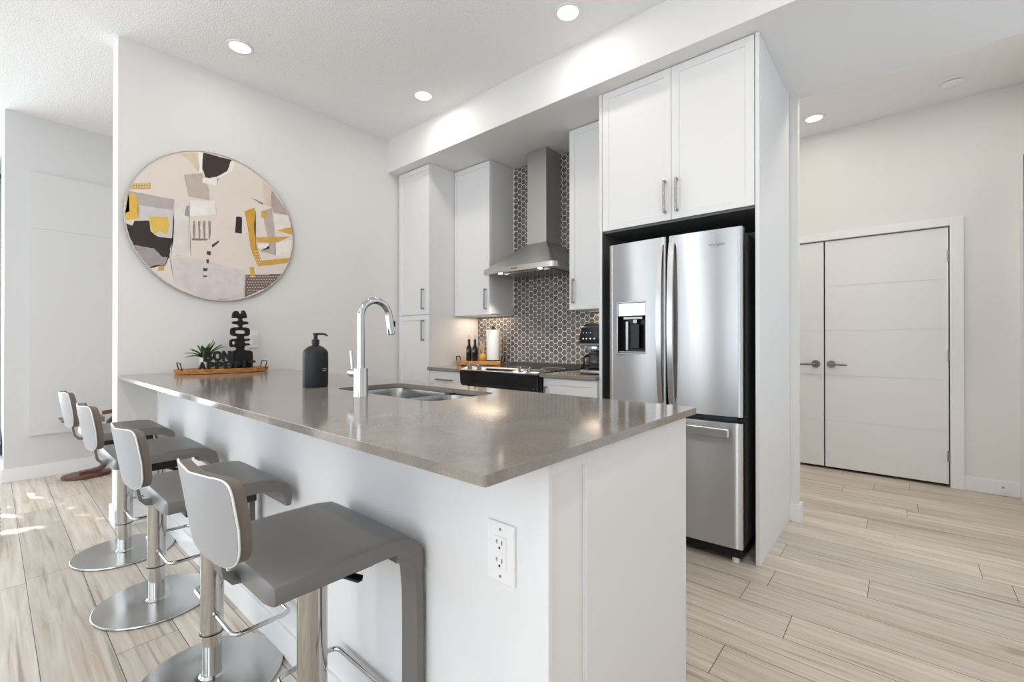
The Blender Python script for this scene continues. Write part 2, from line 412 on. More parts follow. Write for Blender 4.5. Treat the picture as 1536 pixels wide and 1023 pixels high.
for a, b in EAST_FILL:
    k += 1
    struct('window_%d' % k, boxes((4.28, a, WZ0, 4.34, a + .05, WZ1), (4.28, b - .05, WZ0, 4.34, b, WZ1), (4.28, a, WZ0, 4.34, b, WZ0 + .05), (4.28, a, WZ1 - .05, 4.34, b, WZ1)), M['trim'])  # frames around the added fill openings
# pony wall under the peninsula: facing sheet, core and top band leave the shadowed recess at its end
struct('wall_peninsula', boxes((0, .193, 0, 3.087, .206, .9), (0, .206, 0, 3.076, .33, .9), (3.076, .206, .868, 3.087, .33, .9)), M['panelwhite'])
struct('baseboard_peninsula', boxes((0, .181, 0, 3.08, .193, .10), bev=.002), M['trim'])
struct('baseboard_left', boxes((-.19, -.014, 0, .014, 0, .105), (-.19, 0, 0, -.175, 2.6, .105), (0, 0, 0, .014, .181, .105), bev=.002), M['trim'])
struct('baseboard_dining', boxes((-1.82, -.446, 0, -1.805, 4.33, .105), (-3.6, -.446, 0, -1.82, -.432, .105), bev=.002), M['trim'])
struct('baseboard_hall', boxes((3.951, 4.330, 0, 4.236, 4.345, .108), bev=.003), M['trim'])
struct('baseboard_back', boxes((3.058, 2.80, 0, 3.117, 2.815, .105), (3.102, 2.8151, 0, 3.117, 2.895, .105)), M['trim'])
# flat raised panel on the dining wall
struct('trim_1', boxes((-1.82, -.298, .355, -1.785, .62, 2.055), (-1.82, -.298, 2.0558, -1.785, .62, 2.515), bev=.0008), M['wallgrey'])
# closet casing, its leaves, hinges and levers
struct('trim_2', boxes((3.874, 4.325, 0, 3.951, 4.345, 2.08), (2.19, 4.325, 2.021, 3.874, 4.345, 2.08), (2.19, 4.325, 0, 2.268, 4.345, 2.021), bev=.002), M['trim'])
struct('trim_3', boxes((4.236, 4.18, 0, 4.26, 4.345, 2.06), bev=.002), M['trim'])
def closet_leaf(name, x0, x1, hinge_x, lever_x, s):
    bm = B(); YF = 4.347
    zs = [.022, .432, .828, 1.222, 1.612, 2.012]
    for a, b in zip(zs, zs[1:]):
        box(bm, x0, YF, a + (.0015 if a > .03 else 0), x1, YF + .035, b - (.0015 if b < 2 else 0), .0)
    box(bm, x0 + .001, YF + .0035, .022, x1 - .001, YF + .034, 2.012)
    d = struct(name, bm, M['door'])
    bm = B(); cyl(bm, (lever_x, YF, .925), (lever_x, YF - .008, .925), .033, .033, 28); cyl(bm, (lever_x, YF - .008, .925), (lever_x, YF - .05, .925), .012, .011, 16)
    h = obj('door_handle', bm, M['dnickel'], d)
    bm = B(); pts = [(lever_x, YF - .05, .925), (lever_x + s * .035, YF - .052, .925), (lever_x + s * .07, YF - .050, .924), (lever_x + s * .115, YF - .046, .922)]
    tube(bm, rounded_path(pts, .02, 3), [.010] + [.0085] * (len(rounded_path(pts, .02, 3)) - 2) + [.006], 12)
    obj('lever', bm, M['dnickel'], h)
    for z in (.237, 1.019, 1.79):
        bm = B(); cyl(bm, (hinge_x, YF - .006, z - .045), (hinge_x, YF - .006, z + .045), .0065, None, 12); box(bm, hinge_x - .012, YF - .003, z - .042, hinge_x + .003, YF, z + .042)
        obj('hinge', bm, M['nickel'], d)
    return d
closet_leaf('door_1', 3.077, 3.866, 3.869, 3.122, 1)
closet_leaf('door_2', 2.276, 3.066, 2.272, 3.008, -1)
# spring door stop on the hall baseboard
t = thing('door_stop', 'small metal door stop on the hall baseboard at the right corner', 'door stop', (4.15, 4.33, .062))
obj('stem', (lambda bm: (cyl(bm, (4.15, 4.33, .062), (4.15, 4.27, .058), .006, .005, 12), bm)[1])(B()), M['nickel'], t)
obj('rubber_tip', (lambda bm: (cyl(bm, (4.15, 4.272, .058), (4.15, 4.255, .057), .010, .010, 14), bm)[1])(B()), M['whiteplastic'], t)
# tall dark-framed mirror at the right edge of the hall
t = thing('wall_mirror', 'tall black framed mirror cut off at the right edge of the hall', 'mirror', (4.257, 3.96, .85))
obj('frame', boxes((4.232, 3.60, .85, 4.259, 3.63, 2.42), (4.232, 4.14, .85, 4.259, 4.17, 2.42), (4.232, 3.63, .85, 4.259, 4.14, .88), (4.232, 3.63, 2.39, 4.259, 4.14, 2.42), bev=.002), M['blackmatte'], t)
obj('glass_pane', boxes((4.246, 3.628, .878, 4.258, 4.142, 2.392)), M['chrome'], t)

# recessed lights and smoke alarm
def pot_light(x, y, z, label, power, spread=PI):
    t = thing('recessed_light', label, 'ceiling light', (x, y, z), 0, 'recessed ceiling lights')
    bm = B(); lathe(bm, [(.076, -.001), (.074, -.006), (.060, -.007), (.056, -.001)], 40, (x, y, z)); obj('trim_ring', bm, M['whiteplastic'], t)
    bm = B(); lathe(bm, [(.0, -.0045), (.058, -.0045), (.058, -.002), (0, -.002)], 36, (x, y, z)); obj('diffuser', bm, M['lamp'], t)
    area('pot_and_fill_lamp', (x, y, z - .012), (0, 0, 0), .11, .11, power, WARM, 'DISK', spread)
P_POT = 1.0; P_FILL = 6.5
pot_light(.443, .521, HC, 'round recessed ceiling light nearest the round abstract painting', P_POT * .7)
pot_light(.864, 1.632, HC, 'round recessed ceiling light nearest the corner above the tall pantry cabinet', P_POT * 2.5)
pot_light(2.175, 1.623, HC, 'round recessed ceiling light in front of the fridge cabinets at top of photo', P_POT * 1.7)
pot_light(3.044, 3.976, HC, 'round recessed hall ceiling light left of the smoke alarm', P_POT * .45)
# unseen ceiling lamps added as fill, with no fixtures
for x, y in ((3.7, 1.0), (1.9, -.8), (3.7, -.8), (.2, -1.6), (-.9, 1.6), (3.8, 3.2), (2.3, 3.3), (1.2, 3.5), (1.75, .52)):
    area('pot_and_fill_lamp', (x, y, HC - .012), (0, 0, 0), .11, .11, P_FILL * (.2 if .4 < y < .6 else 1.0 if y > 3 else 1), WARM, 'DISK')
t = thing('smoke_alarm', 'round white smoke alarm on the hall ceiling', 'smoke alarm', (3.868, 3.988, HC))
bm = B(); lathe(bm, [(.068, 0), (.068, -.006), (.062, -.010)], 40, (3.868, 3.988, HC)); obj('base', bm, M['whiteplastic'], t)
bm = B(); lathe(bm, [(.056, -.010), (.057, -.014), (.050, -.016)], 40, (3.868, 3.988, HC)); obj('vent_slot', bm, M['black'], t)
bm = B(); lathe(bm, [(.060, -.014), (.058, -.026), (.046, -.034), (.018, -.036), (.016, -.034), (0, -.034)], 40, (3.868, 3.988, HC)); obj('cover', bm, M['whiteplastic'], t)

# ================================================================ KITCHEN
# backsplash of hexagons on a white grout bed, along the back wall
def hexes():
    bm = B(); P = .0505; r = P / math.sqrt(3) - .0020; cw = P * math.sqrt(3) / 2
    x0, x1, z0, z1 = .476, 2.145, .906, 2.686
    nc = int((x1 - x0) / cw) + 2; nr = int((z1 - z0) / P) + 2
    for c in range(nc):
        cx = x0 + c * cw
        for q in range(nr):
            cz = z0 + q * P + (c % 2) * P / 2
            if (cx < .915 or cx > 1.75) and cz > 1.45: continue
            pts = [(cx + r * math.cos(PI / 3 * k), cz + r * math.sin(PI / 3 * k)) for k in range(6)]
            pts = [(min(max(x, x0), x1), min(max(z, z0), z1)) for x, z in pts]
            if max(p[0] for p in pts) - min(p[0] for p in pts) < .006 or max(p[1] for p in pts) - min(p[1] for p in pts) < .006: continue
            mx = sum(p[0] for p in pts) / 6; mz = sum(p[1] for p in pts) / 6
            a = [bm.verts.new((x, 2.604, z)) for x, z in pts]; b = [bm.verts.new((mx + (x - mx) * .94, 2.6015, mz + (z - mz) * .94)) for x, z in pts]
            try:
                bm.faces.new(b)
                for k in range(6): bm.faces.new((a[k], a[(k + 1) % 6], b[(k + 1) % 6], b[k]))
            except ValueError: pass
    return bm
tr = struct('trim_4', boxes((.474, 2.6035, .90, 2.146, 2.61, HS)), M['grout'])
obj('hexagon_tiles', hexes(), M['tile'], tr, smooth=False)['kind'] = 'structure'

def cabinet(name, label, loc, cat='cabinet', group=None): return thing(name, label, cat, loc, 0, group)
def add_door(t, x0, x1, z0, z1, yf, hx=None, hz=None, name='door', **kw):
    bm = B(); door_panel(bm, x0, x1, z0, z1, yf, **kw); d = obj(name, bm, M['cab'], t, smooth=False)
    if hx is not None:
        bm = B(); pull(bm, hx, hz[0], hz[1], yf); obj('handle', bm, M['nickel'], d, smooth=False)
    return d
# tall pantry in the corner
t = cabinet('pantry_cabinet', 'tall white pantry cabinet in the corner beside the painted wall', (.25, 2.3, 0))
obj('body', boxes((.03, 2.022, .10, .473, 2.60, 2.684), (.05, 2.07, 0, .46, 2.60, .10)), M['cab'], t, smooth=False)
obj('filler_strip', boxes((.002, 2.03, .0, .029, 2.06, 2.684)), M['cab'], t, smooth=False)
add_door(t, .033, .470, 1.366, 2.678, 2.001, .398, (1.41, 1.592))
add_door(t, .033, .470, .105, 1.358, 2.001, .398, (1.133, 1.315))
# wall cabinets left and right of the hood
t = cabinet('wall_cabinet', 'white wall cabinet left of the range hood', (.70, 2.45, 1.365), group=None)
obj('body', boxes((.476, 2.312, 1.365, .928, 2.602, 2.684), (.49, 2.32, 1.359, .915, 2.602, 1.366)), M['cab'], t, smooth=False)
add_door(t, .479, .925, 1.360, 2.678, 2.291, .886, (1.402, 1.58))
obj('light_bar', boxes((.56, 2.47, 1.350, .86, 2.50, 1.359), bev=.002), M['whiteplastic'], t, smooth=False)
t = cabinet('wall_cabinet', 'white wall cabinet between the range hood and the fridge', (1.95, 2.45, 1.365))
obj('body', boxes((1.737, 2.312, 1.365, 2.143, 2.602, 2.684), (1.75, 2.32, 1.359, 2.14, 2.602, 1.366)), M['cab'], t, smooth=False)
add_door(t, 1.740, 2.140, 1.360, 2.678, 2.291, 1.778, (1.405, 1.585))
obj('light_bar', boxes((1.80, 2.47, 1.350, 2.10, 2.50, 1.359), bev=.002), M['whiteplastic'], t, smooth=False)
area('cabinet_lamp', (.71, 2.47, 1.347), (0, 0, 0), .38, .24, 1.1, (1.0, .80, .60))
area('cabinet_lamp', (1.95, 2.47, 1.347), (0, 0, 0), .36, .24, .9, (1.0, .80, .60))
# base units and worktops
t = cabinet('drawer_cabinet', 'white base cabinet with drawers between the pantry and the range', (.70, 2.3, 0))
obj('body', boxes((.476, 2.022, .10, .922, 2.60, .879), (.476, 2.08, 0, .922, 2.60, .10)), M['cab'], t, smooth=False)
for z0, z1, fl in ((.735, .874, 1), (.425, .729, 0), (.108, .419, 0)):
    bm = B()
    if fl: box(bm, .479, 2.001, z0, .919, 2.021, z1, .0015)
    else: door_panel(bm, .479, .919, z0, z1, 2.001)
    d = obj('drawer', bm, M['cab'], t, smooth=False)
    bm = B(); pull(bm, (z0 + z1) / 2 if fl else z1 - .06, .585, .785, 2.001, True); obj('handle', bm, M['nickel'], d, smooth=False)
t = cabinet('base_cabinet', 'white base cabinet with one door below the coffee maker', (1.93, 2.3, 0))
obj('body', boxes((1.702, 2.022, .10, 2.143, 2.60, .879), (1.702, 2.08, 0, 2.143, 2.60, .10)), M['cab'], t, smooth=False)
add_door(t, 1.722, 2.140, .108, .874, 2.001, 1.748, (.64, .82))
for nm, a, b, lb in (('left', .475, .925, 'short grey quartz worktop left of the range under the wooden board'), ('right', 1.699, 2.144, 'short grey quartz worktop right of the range under the coffee maker')):
    o = obj('worktop', boxes((a, 1.978, .881, b, 2.601, .905), bev=.0015), M['quartz'], smooth=False); tag(o, lb, 'worktop')
# fridge enclosure: side panels, cabinet over the fridge, dark liner
t = cabinet('fridge_cabinet', 'white two-door cabinet with full height side panels around the fridge', (2.6, 2.4, 0))
obj('side_panel', boxes((2.147, 2.017, 0, 2.166, 2.60, 2.685)), M['cab'], t, smooth=False)
obj('side_panel', boxes((3.038, 2.017, 0, 3.0575, 2.812, 2.685), bev=.001), M['cab'], t, smooth=False)
obj('body', boxes((2.168, 2.040, 1.826, 3.036, 2.60, 2.684)), M['cab'], t, smooth=False)
obj('liner', boxes((2.1665, 2.019, 0, 2.171, 2.598, 1.810), (3.033, 2.10, 0, 3.037, 2.605, 1.810), (2.171, 2.03, 1.805, 3.033, 2.598, 1.825), (2.171, 2.594, 0, 3.033, 2.602, 1.80)), M['liner_and_shade'], t, smooth=False, label='charcoal lining of the fridge recess')
add_door(t, 2.170, 2.6075, 1.818, 2.682, 2.017, 2.575, (1.857, 2.044))
add_door(t, 2.6105, 3.034, 1.818, 2.682, 2.017, 2.643, (1.857, 2.044))

# ---------------------------------------------------------------- refrigerator
FX0, FX1, FXM = 2.253, 2.993, 2.616
def bulge(x):  # front of the doors, gently convex across the whole width
    u = (x - FX0) / (FX1 - FX0) * 2 - 1
    return 1.953 - .016 * (1 - u * u)
def fridge_door(x0, x1, z0, z1, yb=2.012, hole=None):
    bm = B(); n = 14
    xs = [x0 + (x1 - x0) * i / n for i in range(n + 1)]
    if hole: xs = sorted(set(xs) | {hole[0], hole[1]})
    zs = [z0, z1] if not hole else [z0, hole[2], hole[3], z1]
    def prof(x):
        e = min(x - x0, x1 - x); return bulge(x) + (.006 * (1 - e / .006) ** 2 if e < .006 else 0)
    xs = sorted(set(xs) | {x0 + .002, x0 + .006, x1 - .006, x1 - .002})
    grid = [[bm.verts.new((x, prof(x), z)) for z in zs] for x in xs]
    for i in range(len(xs) - 1):
        for j in range(len(zs) - 1):
            if hole and j == 1 and xs[i] >= hole[0] - 1e-6 and xs[i + 1] <= hole[1] + 1e-6: continue
            bm.faces.new((grid[i][j], grid[i + 1][j], grid[i + 1][j + 1], grid[i][j + 1]))
    back = [bm.verts.new(p) for p in ((x0, yb, z0), (x1, yb, z0), (x1, yb, z1), (x0, yb, z1))]
    bm.faces.new(back)
    bm.faces.new([g[0] for g in grid] + [back[1], back[0]]); bm.faces.new([g[-1] for g in grid] + [back[2], back[3]])
    bm.faces.new(grid[0] + [back[3], back[0]]); bm.faces.new(grid[-1] + [back[2], back[1]])
    return bm
fr = thing('refrigerator', 'stainless steel French door refrigerator with ice dispenser', 'refrigerator', (2.62, 2.3, 0))
obj('body', boxes((2.258, 2.02, .075, 2.988, 2.585, 1.69), bev=.003), M['liner_and_shade'], fr, smooth=False, label='charcoal cabinet body')
obj('base_grille', boxes((2.262, 1.975, .028, 2.984, 2.5, .074), bev=.003), M['blackmatte'], fr, smooth=False)
for x in (2.30, 2.95):
    bm = B(); cyl(bm, (x, 2.0, 0), (x, 2.0, .03), .018, .018, 16); obj('foot', bm, M['whiteplastic'] if x > 2.8 else M['black'], fr)
HX0, HX1, HZ0, HZ1 = 2.312, 2.492, 1.055, 1.357
dl = obj('left_door', fridge_door(FX0, 2.6085, .746, 1.706, hole=(HX0, HX1, HZ0, HZ1)), M['steel'], fr)
drt = obj('right_door', fridge_door(2.6245, FX1, .746, 1.706), M['steel'], fr)
dz = obj('freezer_drawer', fridge_door(FX0, FX1, .083, .714), M['steel'], fr)
# dispenser in the left door
bm = B(); y = 1.946
for q in ((HX0 - .004, y - .006, HZ0 - .004, HX0 + .004, y + .02, HZ1 + .004), (HX1 - .004, y - .006, HZ0 - .004, HX1 + .004, y + .02, HZ1 + .004), (HX0, y - .006, HZ1 - .004, HX1, y + .02, HZ1 + .004), (HX0, y - .006, HZ0 - .004, HX1, y + .02, HZ0 + .004)): box(bm, *q, .001)
ds = obj('dispenser', bm, M['nickel'], dl, smooth=False)
obj('recess', boxes((HX0 + .003, 2.000, HZ0, HX1 - .003, 2.008, HZ1), (HX0 + .002, 1.947, HZ0, HX0 + .006, 2.004, HZ1 - .08), (HX1 - .006, 1.947, HZ0, HX1 - .002, 2.004, HZ1 - .08), (HX0 + .004, 1.95, HZ0 + .003, HX1 - .004, 2.004, HZ0 + .008)), M['black'], dl, smooth=False)
obj('display', boxes((HX0 + .004, 1.944, HZ1 - .082, HX1 - .004, 1.99, HZ1 - .004), bev=.003), M['satin'], dl, smooth=False)
obj('paddle', boxes((2.385, 1.962, HZ0 + .03, 2.44, 1.972, HZ0 + .175), bev=.004), M['black'], dl, smooth=False)
obj('spout', boxes((2.345, 1.952, HZ1 - .102, 2.465, 1.99, HZ1 - .084), (2.40, 1.965, HZ1 - .125, 2.425, 1.985, HZ1 - .1), bev=.003), M['nickel'], dl, smooth=False)
obj('drip_tray', boxes((HX0 + .008, 1.950, HZ0 + .008, HX1 - .008, 1.998, HZ0 + .013), (2.345, 1.985, HZ0 + .02, 2.36, 1.999, HZ0 + .19)), M['nickel'], dl, smooth=False)
def bow(x0, x1, z0, z1, yb):
    bm = B(); n = 22; pr = []
    for i in range(n + 1):
        t_ = i / n; z = z0 + (z1 - z0) * t_
        y = yb - .030 - .030 * math.sin(PI * t_) ** .7
        pr.append((y, z))
    pr = [(yb - .002, z0 + .004)] + pr + [(yb - .002, z1 - .004)]
    strip(bm, pr, x0, x1, .011)
    return bm
obj('handle', bow(2.572, 2.600, .795, 1.66, 1.953), M['satin'], dl)
obj('handle', bow(2.633, 2.662, .795, 1.66, 1.953), M['satin'], drt)
bm = B(); box(bm, 2.31, 1.885, .648, 2.945, 1.905, .692, .005); box(bm, 2.34, 1.90, .655, 2.37, 1.945, .685); box(bm, 2.885, 1.90, .655, 2.915, 1.945, .685)
obj('handle', bm, M['satin'], dz, smooth=False)
bm = text_bm('Whirlpool', .0185, .0006, .0002)
bmesh.ops.transform(bm, matrix=Matrix.Translation((2.834, 1.9425, 1.622)) @ Matrix.Rotation(PI / 2, 4, 'X'), verts=bm.verts[:])
rng = [(2.868 + .026 * math.cos(a * PI / 16), 1.9425, 1.628 + .013 * math.sin(a * PI / 16)) for a in range(-19, 9)]
tube(bm, rng, .0006, 6)
obj('logo', bm, M['dnickel'], drt)
bm = B(); cyl(bm, (2.99, 2.0, .718), (2.99, 2.0, .742), .008, .008, 12); box(bm, 2.96, 1.985, .722, 3.0, 2.02, .738, .002)
obj('hinge', bm, M['black'], fr)

# ---------------------------------------------------------------- range and hood
rg = thing('range', 'slide-in stainless range with black glass front and top knobs', 'stove', (1.31, 2.27, 0))
RX0, RX1 = .928, 1.694
obj('body', boxes((RX0, 2.02, .05, RX1, 2.595, .895)), M['black'], rg, smooth=False)
obj('cooktop', boxes((RX0 - .003, 2.03, .896, RX1 + .003, 2.585, .912), bev=.003), M['blackgloss'], rg, smooth=False)
bm = B(); prism(bm, [(2.525, .912), (2.598, .912), (2.598, .942), (2.56, .942)], RX0 + .01, RX1 - .01, 'X'); obj('rear_vent', bm, M['blackmatte'], rg, smooth=False)
bm = B(); prism(bm, [(1.943, .902), (2.04, .928), (2.04, .896), (1.952, .893)], RX0 - .004, RX1 + .004, 'X'); cp = obj('control_panel', bm, M['steel'], rg, smooth=False)
for i, x in enumerate((1.005, 1.105, 1.525, 1.605)):
    bm = B(); z = .916; y = 1.985
    lathe(bm, [(.021, 0), (.020, .006), (.0165, .008), (.015, .026), (.013, .028), (0, .028)], 24)
    box(bm, -.0035, -.014, .024, .0035, .014, .034, .001)
    bmesh.ops.transform(bm, matrix=Matrix.Translation((x, y, z)) @ Matrix.Rotation(-.26, 4, 'X').inverted(), verts=bm.verts[:])
    obj('knob', bm, M['chrome'], cp)
obj('display', boxes((1.18, 1.975, .9165, 1.45, 2.022, .9215)), M['blackgloss'], rg, smooth=False)
bm = B(); prism(bm, [(1.945, .893), (2.02, .893), (2.02, .772), (1.975, .772), (1.953, .80)], RX0 - .002, RX1 + .002, 'X', .0); obj('fascia', bm, M['blackgloss'], rg, smooth=False)
od = obj('oven_door', boxes((RX0 + .004, 1.975, .25, RX1 - .004, 2.02, .768), bev=.004), M['steel'], rg, smooth=False)
obj('oven_window', boxes((RX0 + .09, 1.973, .33, RX1 - .09, 1.98, .66)), M['blackgloss'], od, smooth=False)
bm = B(); cyl(bm, (RX0 + .03, 1.935, .752), (RX1 - .03, 1.935, .752), .0125, None, 18)
for x in (RX0 + .06, RX1 - .06): box(bm, x - .012, 1.935, .743, x + .012, 1.98, .761, .002)
obj('handle', bm, M['satin'], od)
obj('drawer', boxes((RX0 + .004, 1.98, .055, RX1 - .004, 2.02, .244), bev=.004), M['steel'], rg, smooth=False)
for x, y, r in ((1.13, 2.17, .09), (1.50, 2.17, .075), (1.13, 2.42, .07), (1.50, 2.42, .095)):
    bm = B(); tube(bm, [(x + r * math.cos(a * PI / 20), y + r * math.sin(a * PI / 20), .9122) for a in range(40)], .0006, 4, closed=True); obj('burner_ring', bm, M['labelgrey'], rg)

hd = thing('range_hood', 'stainless chimney range hood over the stove', 'range hood', (1.33, 2.4, 1.68))
HX = (.925, 1.672); HB, HT = 1.682, 1.722; HY = 2.19
bm = B()
# rounded front corners of the rim
def rim(zv, inset=0):
    a, b = HX[0] + inset, HX[1] - inset; f = HY + inset; r = .05; pts = [(a, 2.600)]
    for k_ in range(7): t_ = k_ / 6 * PI / 2; pts.append((a + r - r * math.cos(t_), f + r - r * math.sin(t_)))
    for k_ in range(7): t_ = k_ / 6 * PI / 2; pts.append((b - r + r * math.sin(t_), f + r - r * math.cos(t_)))
    pts.append((b, 2.600)); return [bm.verts.new((x, y, zv)) for x, y in pts]
lo, hi = rim(HB), rim(HT); n = len(lo)
for k_ in range(n): bm.faces.new((lo[k_], lo[(k_ + 1) % n], hi[(k_ + 1) % n], hi[k_]))
bm.faces.new(list(reversed(lo))); bm.faces.new(hi)
rimo = obj('rim', bm, M['satin'], hd)
bm = B(); up_ = rim(HT + .0005, .004); CX0, CX1, CY0, CZ = 1.252, 1.449, 2.397, 1.925
top = []
for v in up_:
    x, y = v.co.x, v.co.y; u = (x - HX[0]) / (HX[1] - HX[0]); w = (y - HY) / (2.6 - HY)
    top.append(bm.verts.new((CX0 + (CX1 - CX0) * min(1, max(0, (u - .5) * 1.2 + .5)), CY0 + (2.6 - CY0) * max(0, min(1, (w - .5) * 1.25 + .5)), CZ)))
for k_ in range(n): bm.faces.new((up_[k_], up_[(k_ + 1) % n], top[(k_ + 1) % n], top[k_]))
bm.faces.new(top)
obj('canopy', bm, M['hoodsteel'], hd, smooth=False)
obj('chimney', boxes((CX0, CY0, CZ - .004, CX1, 2.60, 2.275), (CX0 + .003, CY0 + .003, 2.275, CX1 - .003, 2.60, HS - .001)), M['hoodsteel'], hd, smooth=False)
obj('filter', boxes((1.02, 2.27, 1.676, 1.295, 2.56, 1.683), (1.305, 2.27, 1.676, 1.58, 2.56, 1.683), bev=.001), M['nickel'], hd, smooth=False)
for x in (1.11, 1.515):
    bm = B(); lathe(bm, [(0, -.004), (.016, -.004), (.019, 0)], 24, (x, 2.228, HB)); obj('lamp', bm, M['hoodlamp'], hd)
    area('hood_lamp', (x, 2.228, HB - .012), (0, 0, 0), .03, .03, 1.7, WARM, 'DISK', 1.5)
for i in range(4):
    bm = B(); x = 1.262 + i * .016; cyl(bm, (x, HY - .002, 1.703), (x, HY + .004, 1.703), .0045, None, 14); obj('button', bm, M['black'], rimo)

# ---------------------------------------------------------------- peninsula
PL, PW_ = 3.107, .957
def slab_with_hole():
    bm = B()
    def loop(pts): 
        v = [bm.verts.new((x, y, .92)) for x, y in pts]; return [bm.edges.new((v[i], v[(i + 1) % len(v)])) for i in range(len(v))]
    def rr(x0, y0, x1, y1, r, n=6):
        out = []
        for cx, cy, a0 in ((x1 - r, y1 - r, 0), (x0 + r, y1 - r, 90), (x0 + r, y0 + r, 180), (x1 - r, y0 + r, 270)):
            for k_ in range(n + 1): a = math.radians(a0 + 90 * k_ / n); out.append((cx + r * math.cos(a), cy + r * math.sin(a)))
        return out
    def outer():
        out = [(0.0005, 0), (0.0005, PW_)]; r = .006
        pts = [(0.0005, PW_), (0.0005, 0.0)]
        for cx, cy, a0 in ((PL - r, r, 270), (PL - r, PW_ - r, 0)):
            for k_ in range(4): a = math.radians(a0 + 30 * k_); pts.append((cx + r * math.cos(a), cy + r * math.sin(a)))
        return pts
    e = loop(outer()) + loop(rr(1.695, .488, 2.372, .832, .06))
    fs = bmesh.ops.triangle_fill(bm, use_beauty=True, edges=e)['geom']
    faces = [g for g in fs if isinstance(g, bmesh.types.BMFace)]
    ext = bmesh.ops.extrude_face_region(bm, geom=faces)['geom']
    bmesh.ops.translate(bm, verts=[g for g in ext if isinstance(g, bmesh.types.BMVert)], vec=(0, 0, -.0205))
    return bm, rr
bm, rr = slab_with_hole()
o = obj('peninsula_worktop', bm, M['quartz'], smooth=False); tag(o, 'long grey quartz peninsula worktop in front with the sink in it', 'worktop')
mb = o.modifiers.new('edge', 'BEVEL'); mb.width = .0012; mb.segments = 2; mb.limit_method = 'ANGLE'; mb.angle_limit = math.radians(50)
pc = thing('peninsula_cabinet', 'white base cabinet and end panel under the peninsula worktop', 'cabinet', (1.55, .63, 0))
obj('end_panel', boxes((3.066, .331, 0, 3.087, .917, .899), bev=.001), M['cab'], pc, smooth=False)
obj('body', boxes((.02, .335, .10, .06, .90, .898), (.02, .335, .10, 1.63, .895, .12), (.06, .335, .12, 1.63, .345, .898), (1.63, .335, .12, 1.65, .895, .898), (2.42, .335, .12, 2.44, .895, .898), (1.65, .335, .12, 2.42, .345, .65), (2.44, .335, .10, 3.064, .345, .898), (.02, .335, 0, 3.06, .83, .099)), M['cab'], pc, smooth=False)
bm = B()
for i in range(6):
    x0 = .025 + i * .507; box(bm, x0, .896, .105, x0 + .503, .915, .892, .0015)
    d = obj('door', bm, M['cab'], pc, smooth=False); bm = B()
bm.free()
# double bowl sink
sk = thing('sink', 'double bowl stainless undermount sink in the peninsula worktop', 'sink', (2.03, .66, .70))
def bowl(x0, x1, y0, y1, depth):
    bm = B(); Z = .8972
    def ring(i, z, r): return [bm.verts.new((x, y, z)) for x, y in rr(x0 + i, y0 + i, x1 - i, y1 - i, r)]
    rs = [ring(-.012, Z, .062), ring(0, Z, .055), ring(.003, Z - .02, .055), ring(.008, Z - depth + .03, .05), ring(.016, Z - depth + .010, .045), ring(.034, Z - depth, .035)]
    for A_, B_ in zip(rs, rs[1:]):
        for k_ in range(len(A_)): bm.faces.new((A_[k_], A_[(k_ + 1) % len(A_)], B_[(k_ + 1) % len(B_)], B_[k_]))
    bm.faces.new(rs[-1])
    return bm
for x0, x1, nm in ((1.705, 2.098, 'left_bowl'), (2.124, 2.360, 'right_bowl')):
    bb_ = bowl(x0, x1, .500, .822 if nm == 'left_bowl' else .80, .19); o = obj(nm, bb_, M['steelsink'], sk)
    sm = o.modifiers.new('shell', 'SOLIDIFY'); sm.thickness = .0015; sm.offset = 1
    bm = B(); lathe(bm, [(.045, .0), (.043, .004), (.030, .003), (.028, -.002), (0, -.002)], 28, ((x0 + x1) / 2, .66, .7105)); obj('drain', bm, M['chrome'], o)
# faucet
fc = thing('kitchen_faucet', 'tall chrome pull-down faucet with side lever beside the sink', 'faucet', (2.039, .418, .92))
bm = B(); lathe(bm, [(.0275, 0), (.0275, .002), (.0265, .004), (.0265, .104), (.0255, .107), (.0, .107)], 32); obj('base', bm, M['chrome'], fc, local=True)
pts = [(0, 0, .10), (0, 0, .27)]; R_ = .0625
for k_ in range(1, 17):
    a = PI * .96 * k_ / 16; pts.append((0, R_ - R_ * math.cos(a), .305 + R_ * math.sin(a)))
pts.insert(2, (0, 0, .29)); pts.insert(3, (0, .0003, .305))
e0 = Vector(pts[-1]); dr = (e0 - Vector(pts[-2])).normalized()
bm = B(); tube(bm, pts, .0138, 20); obj('spout', bm, M['chrome'], fc, local=True)
bm = B(); dr = Vector((0, -.10, -1)).normalized(); dr = Vector((0, .14, -1)).normalized(); s0 = e0; tube(bm, [s0, s0 + dr * .004, s0 + dr * .05, s0 + dr * .075, s0 + dr * .078], [.0140, .0150, .0158, .0158, .013], 20); hdn = obj('spray_head', bm, M['chrome'], fc, local=True)
bm = B(); p_ = s0 + dr * .035 + Vector((.006, .0145, 0)); box(bm, p_.x - .006, p_.y - .004, p_.z - .012, p_.x + .006, p_.y + .004, p_.z + .012, .002); obj('spray_button', bm, M['black'], hdn, local=True)
bm = B(); cyl(bm, (-.02, 0, .086), (-.072, -.0, .086), .0155, .0155, 22); lv = obj('lever_hub', bm, M['chrome'], fc, local=True)
bm = B(); tube(bm, [(-.060, 0, .095), (-.062, -.002, .13), (-.064, -.004, .172)], [.006, .0055, .0055], 14); obj('lever', bm, M['chrome'], lv, local=True)

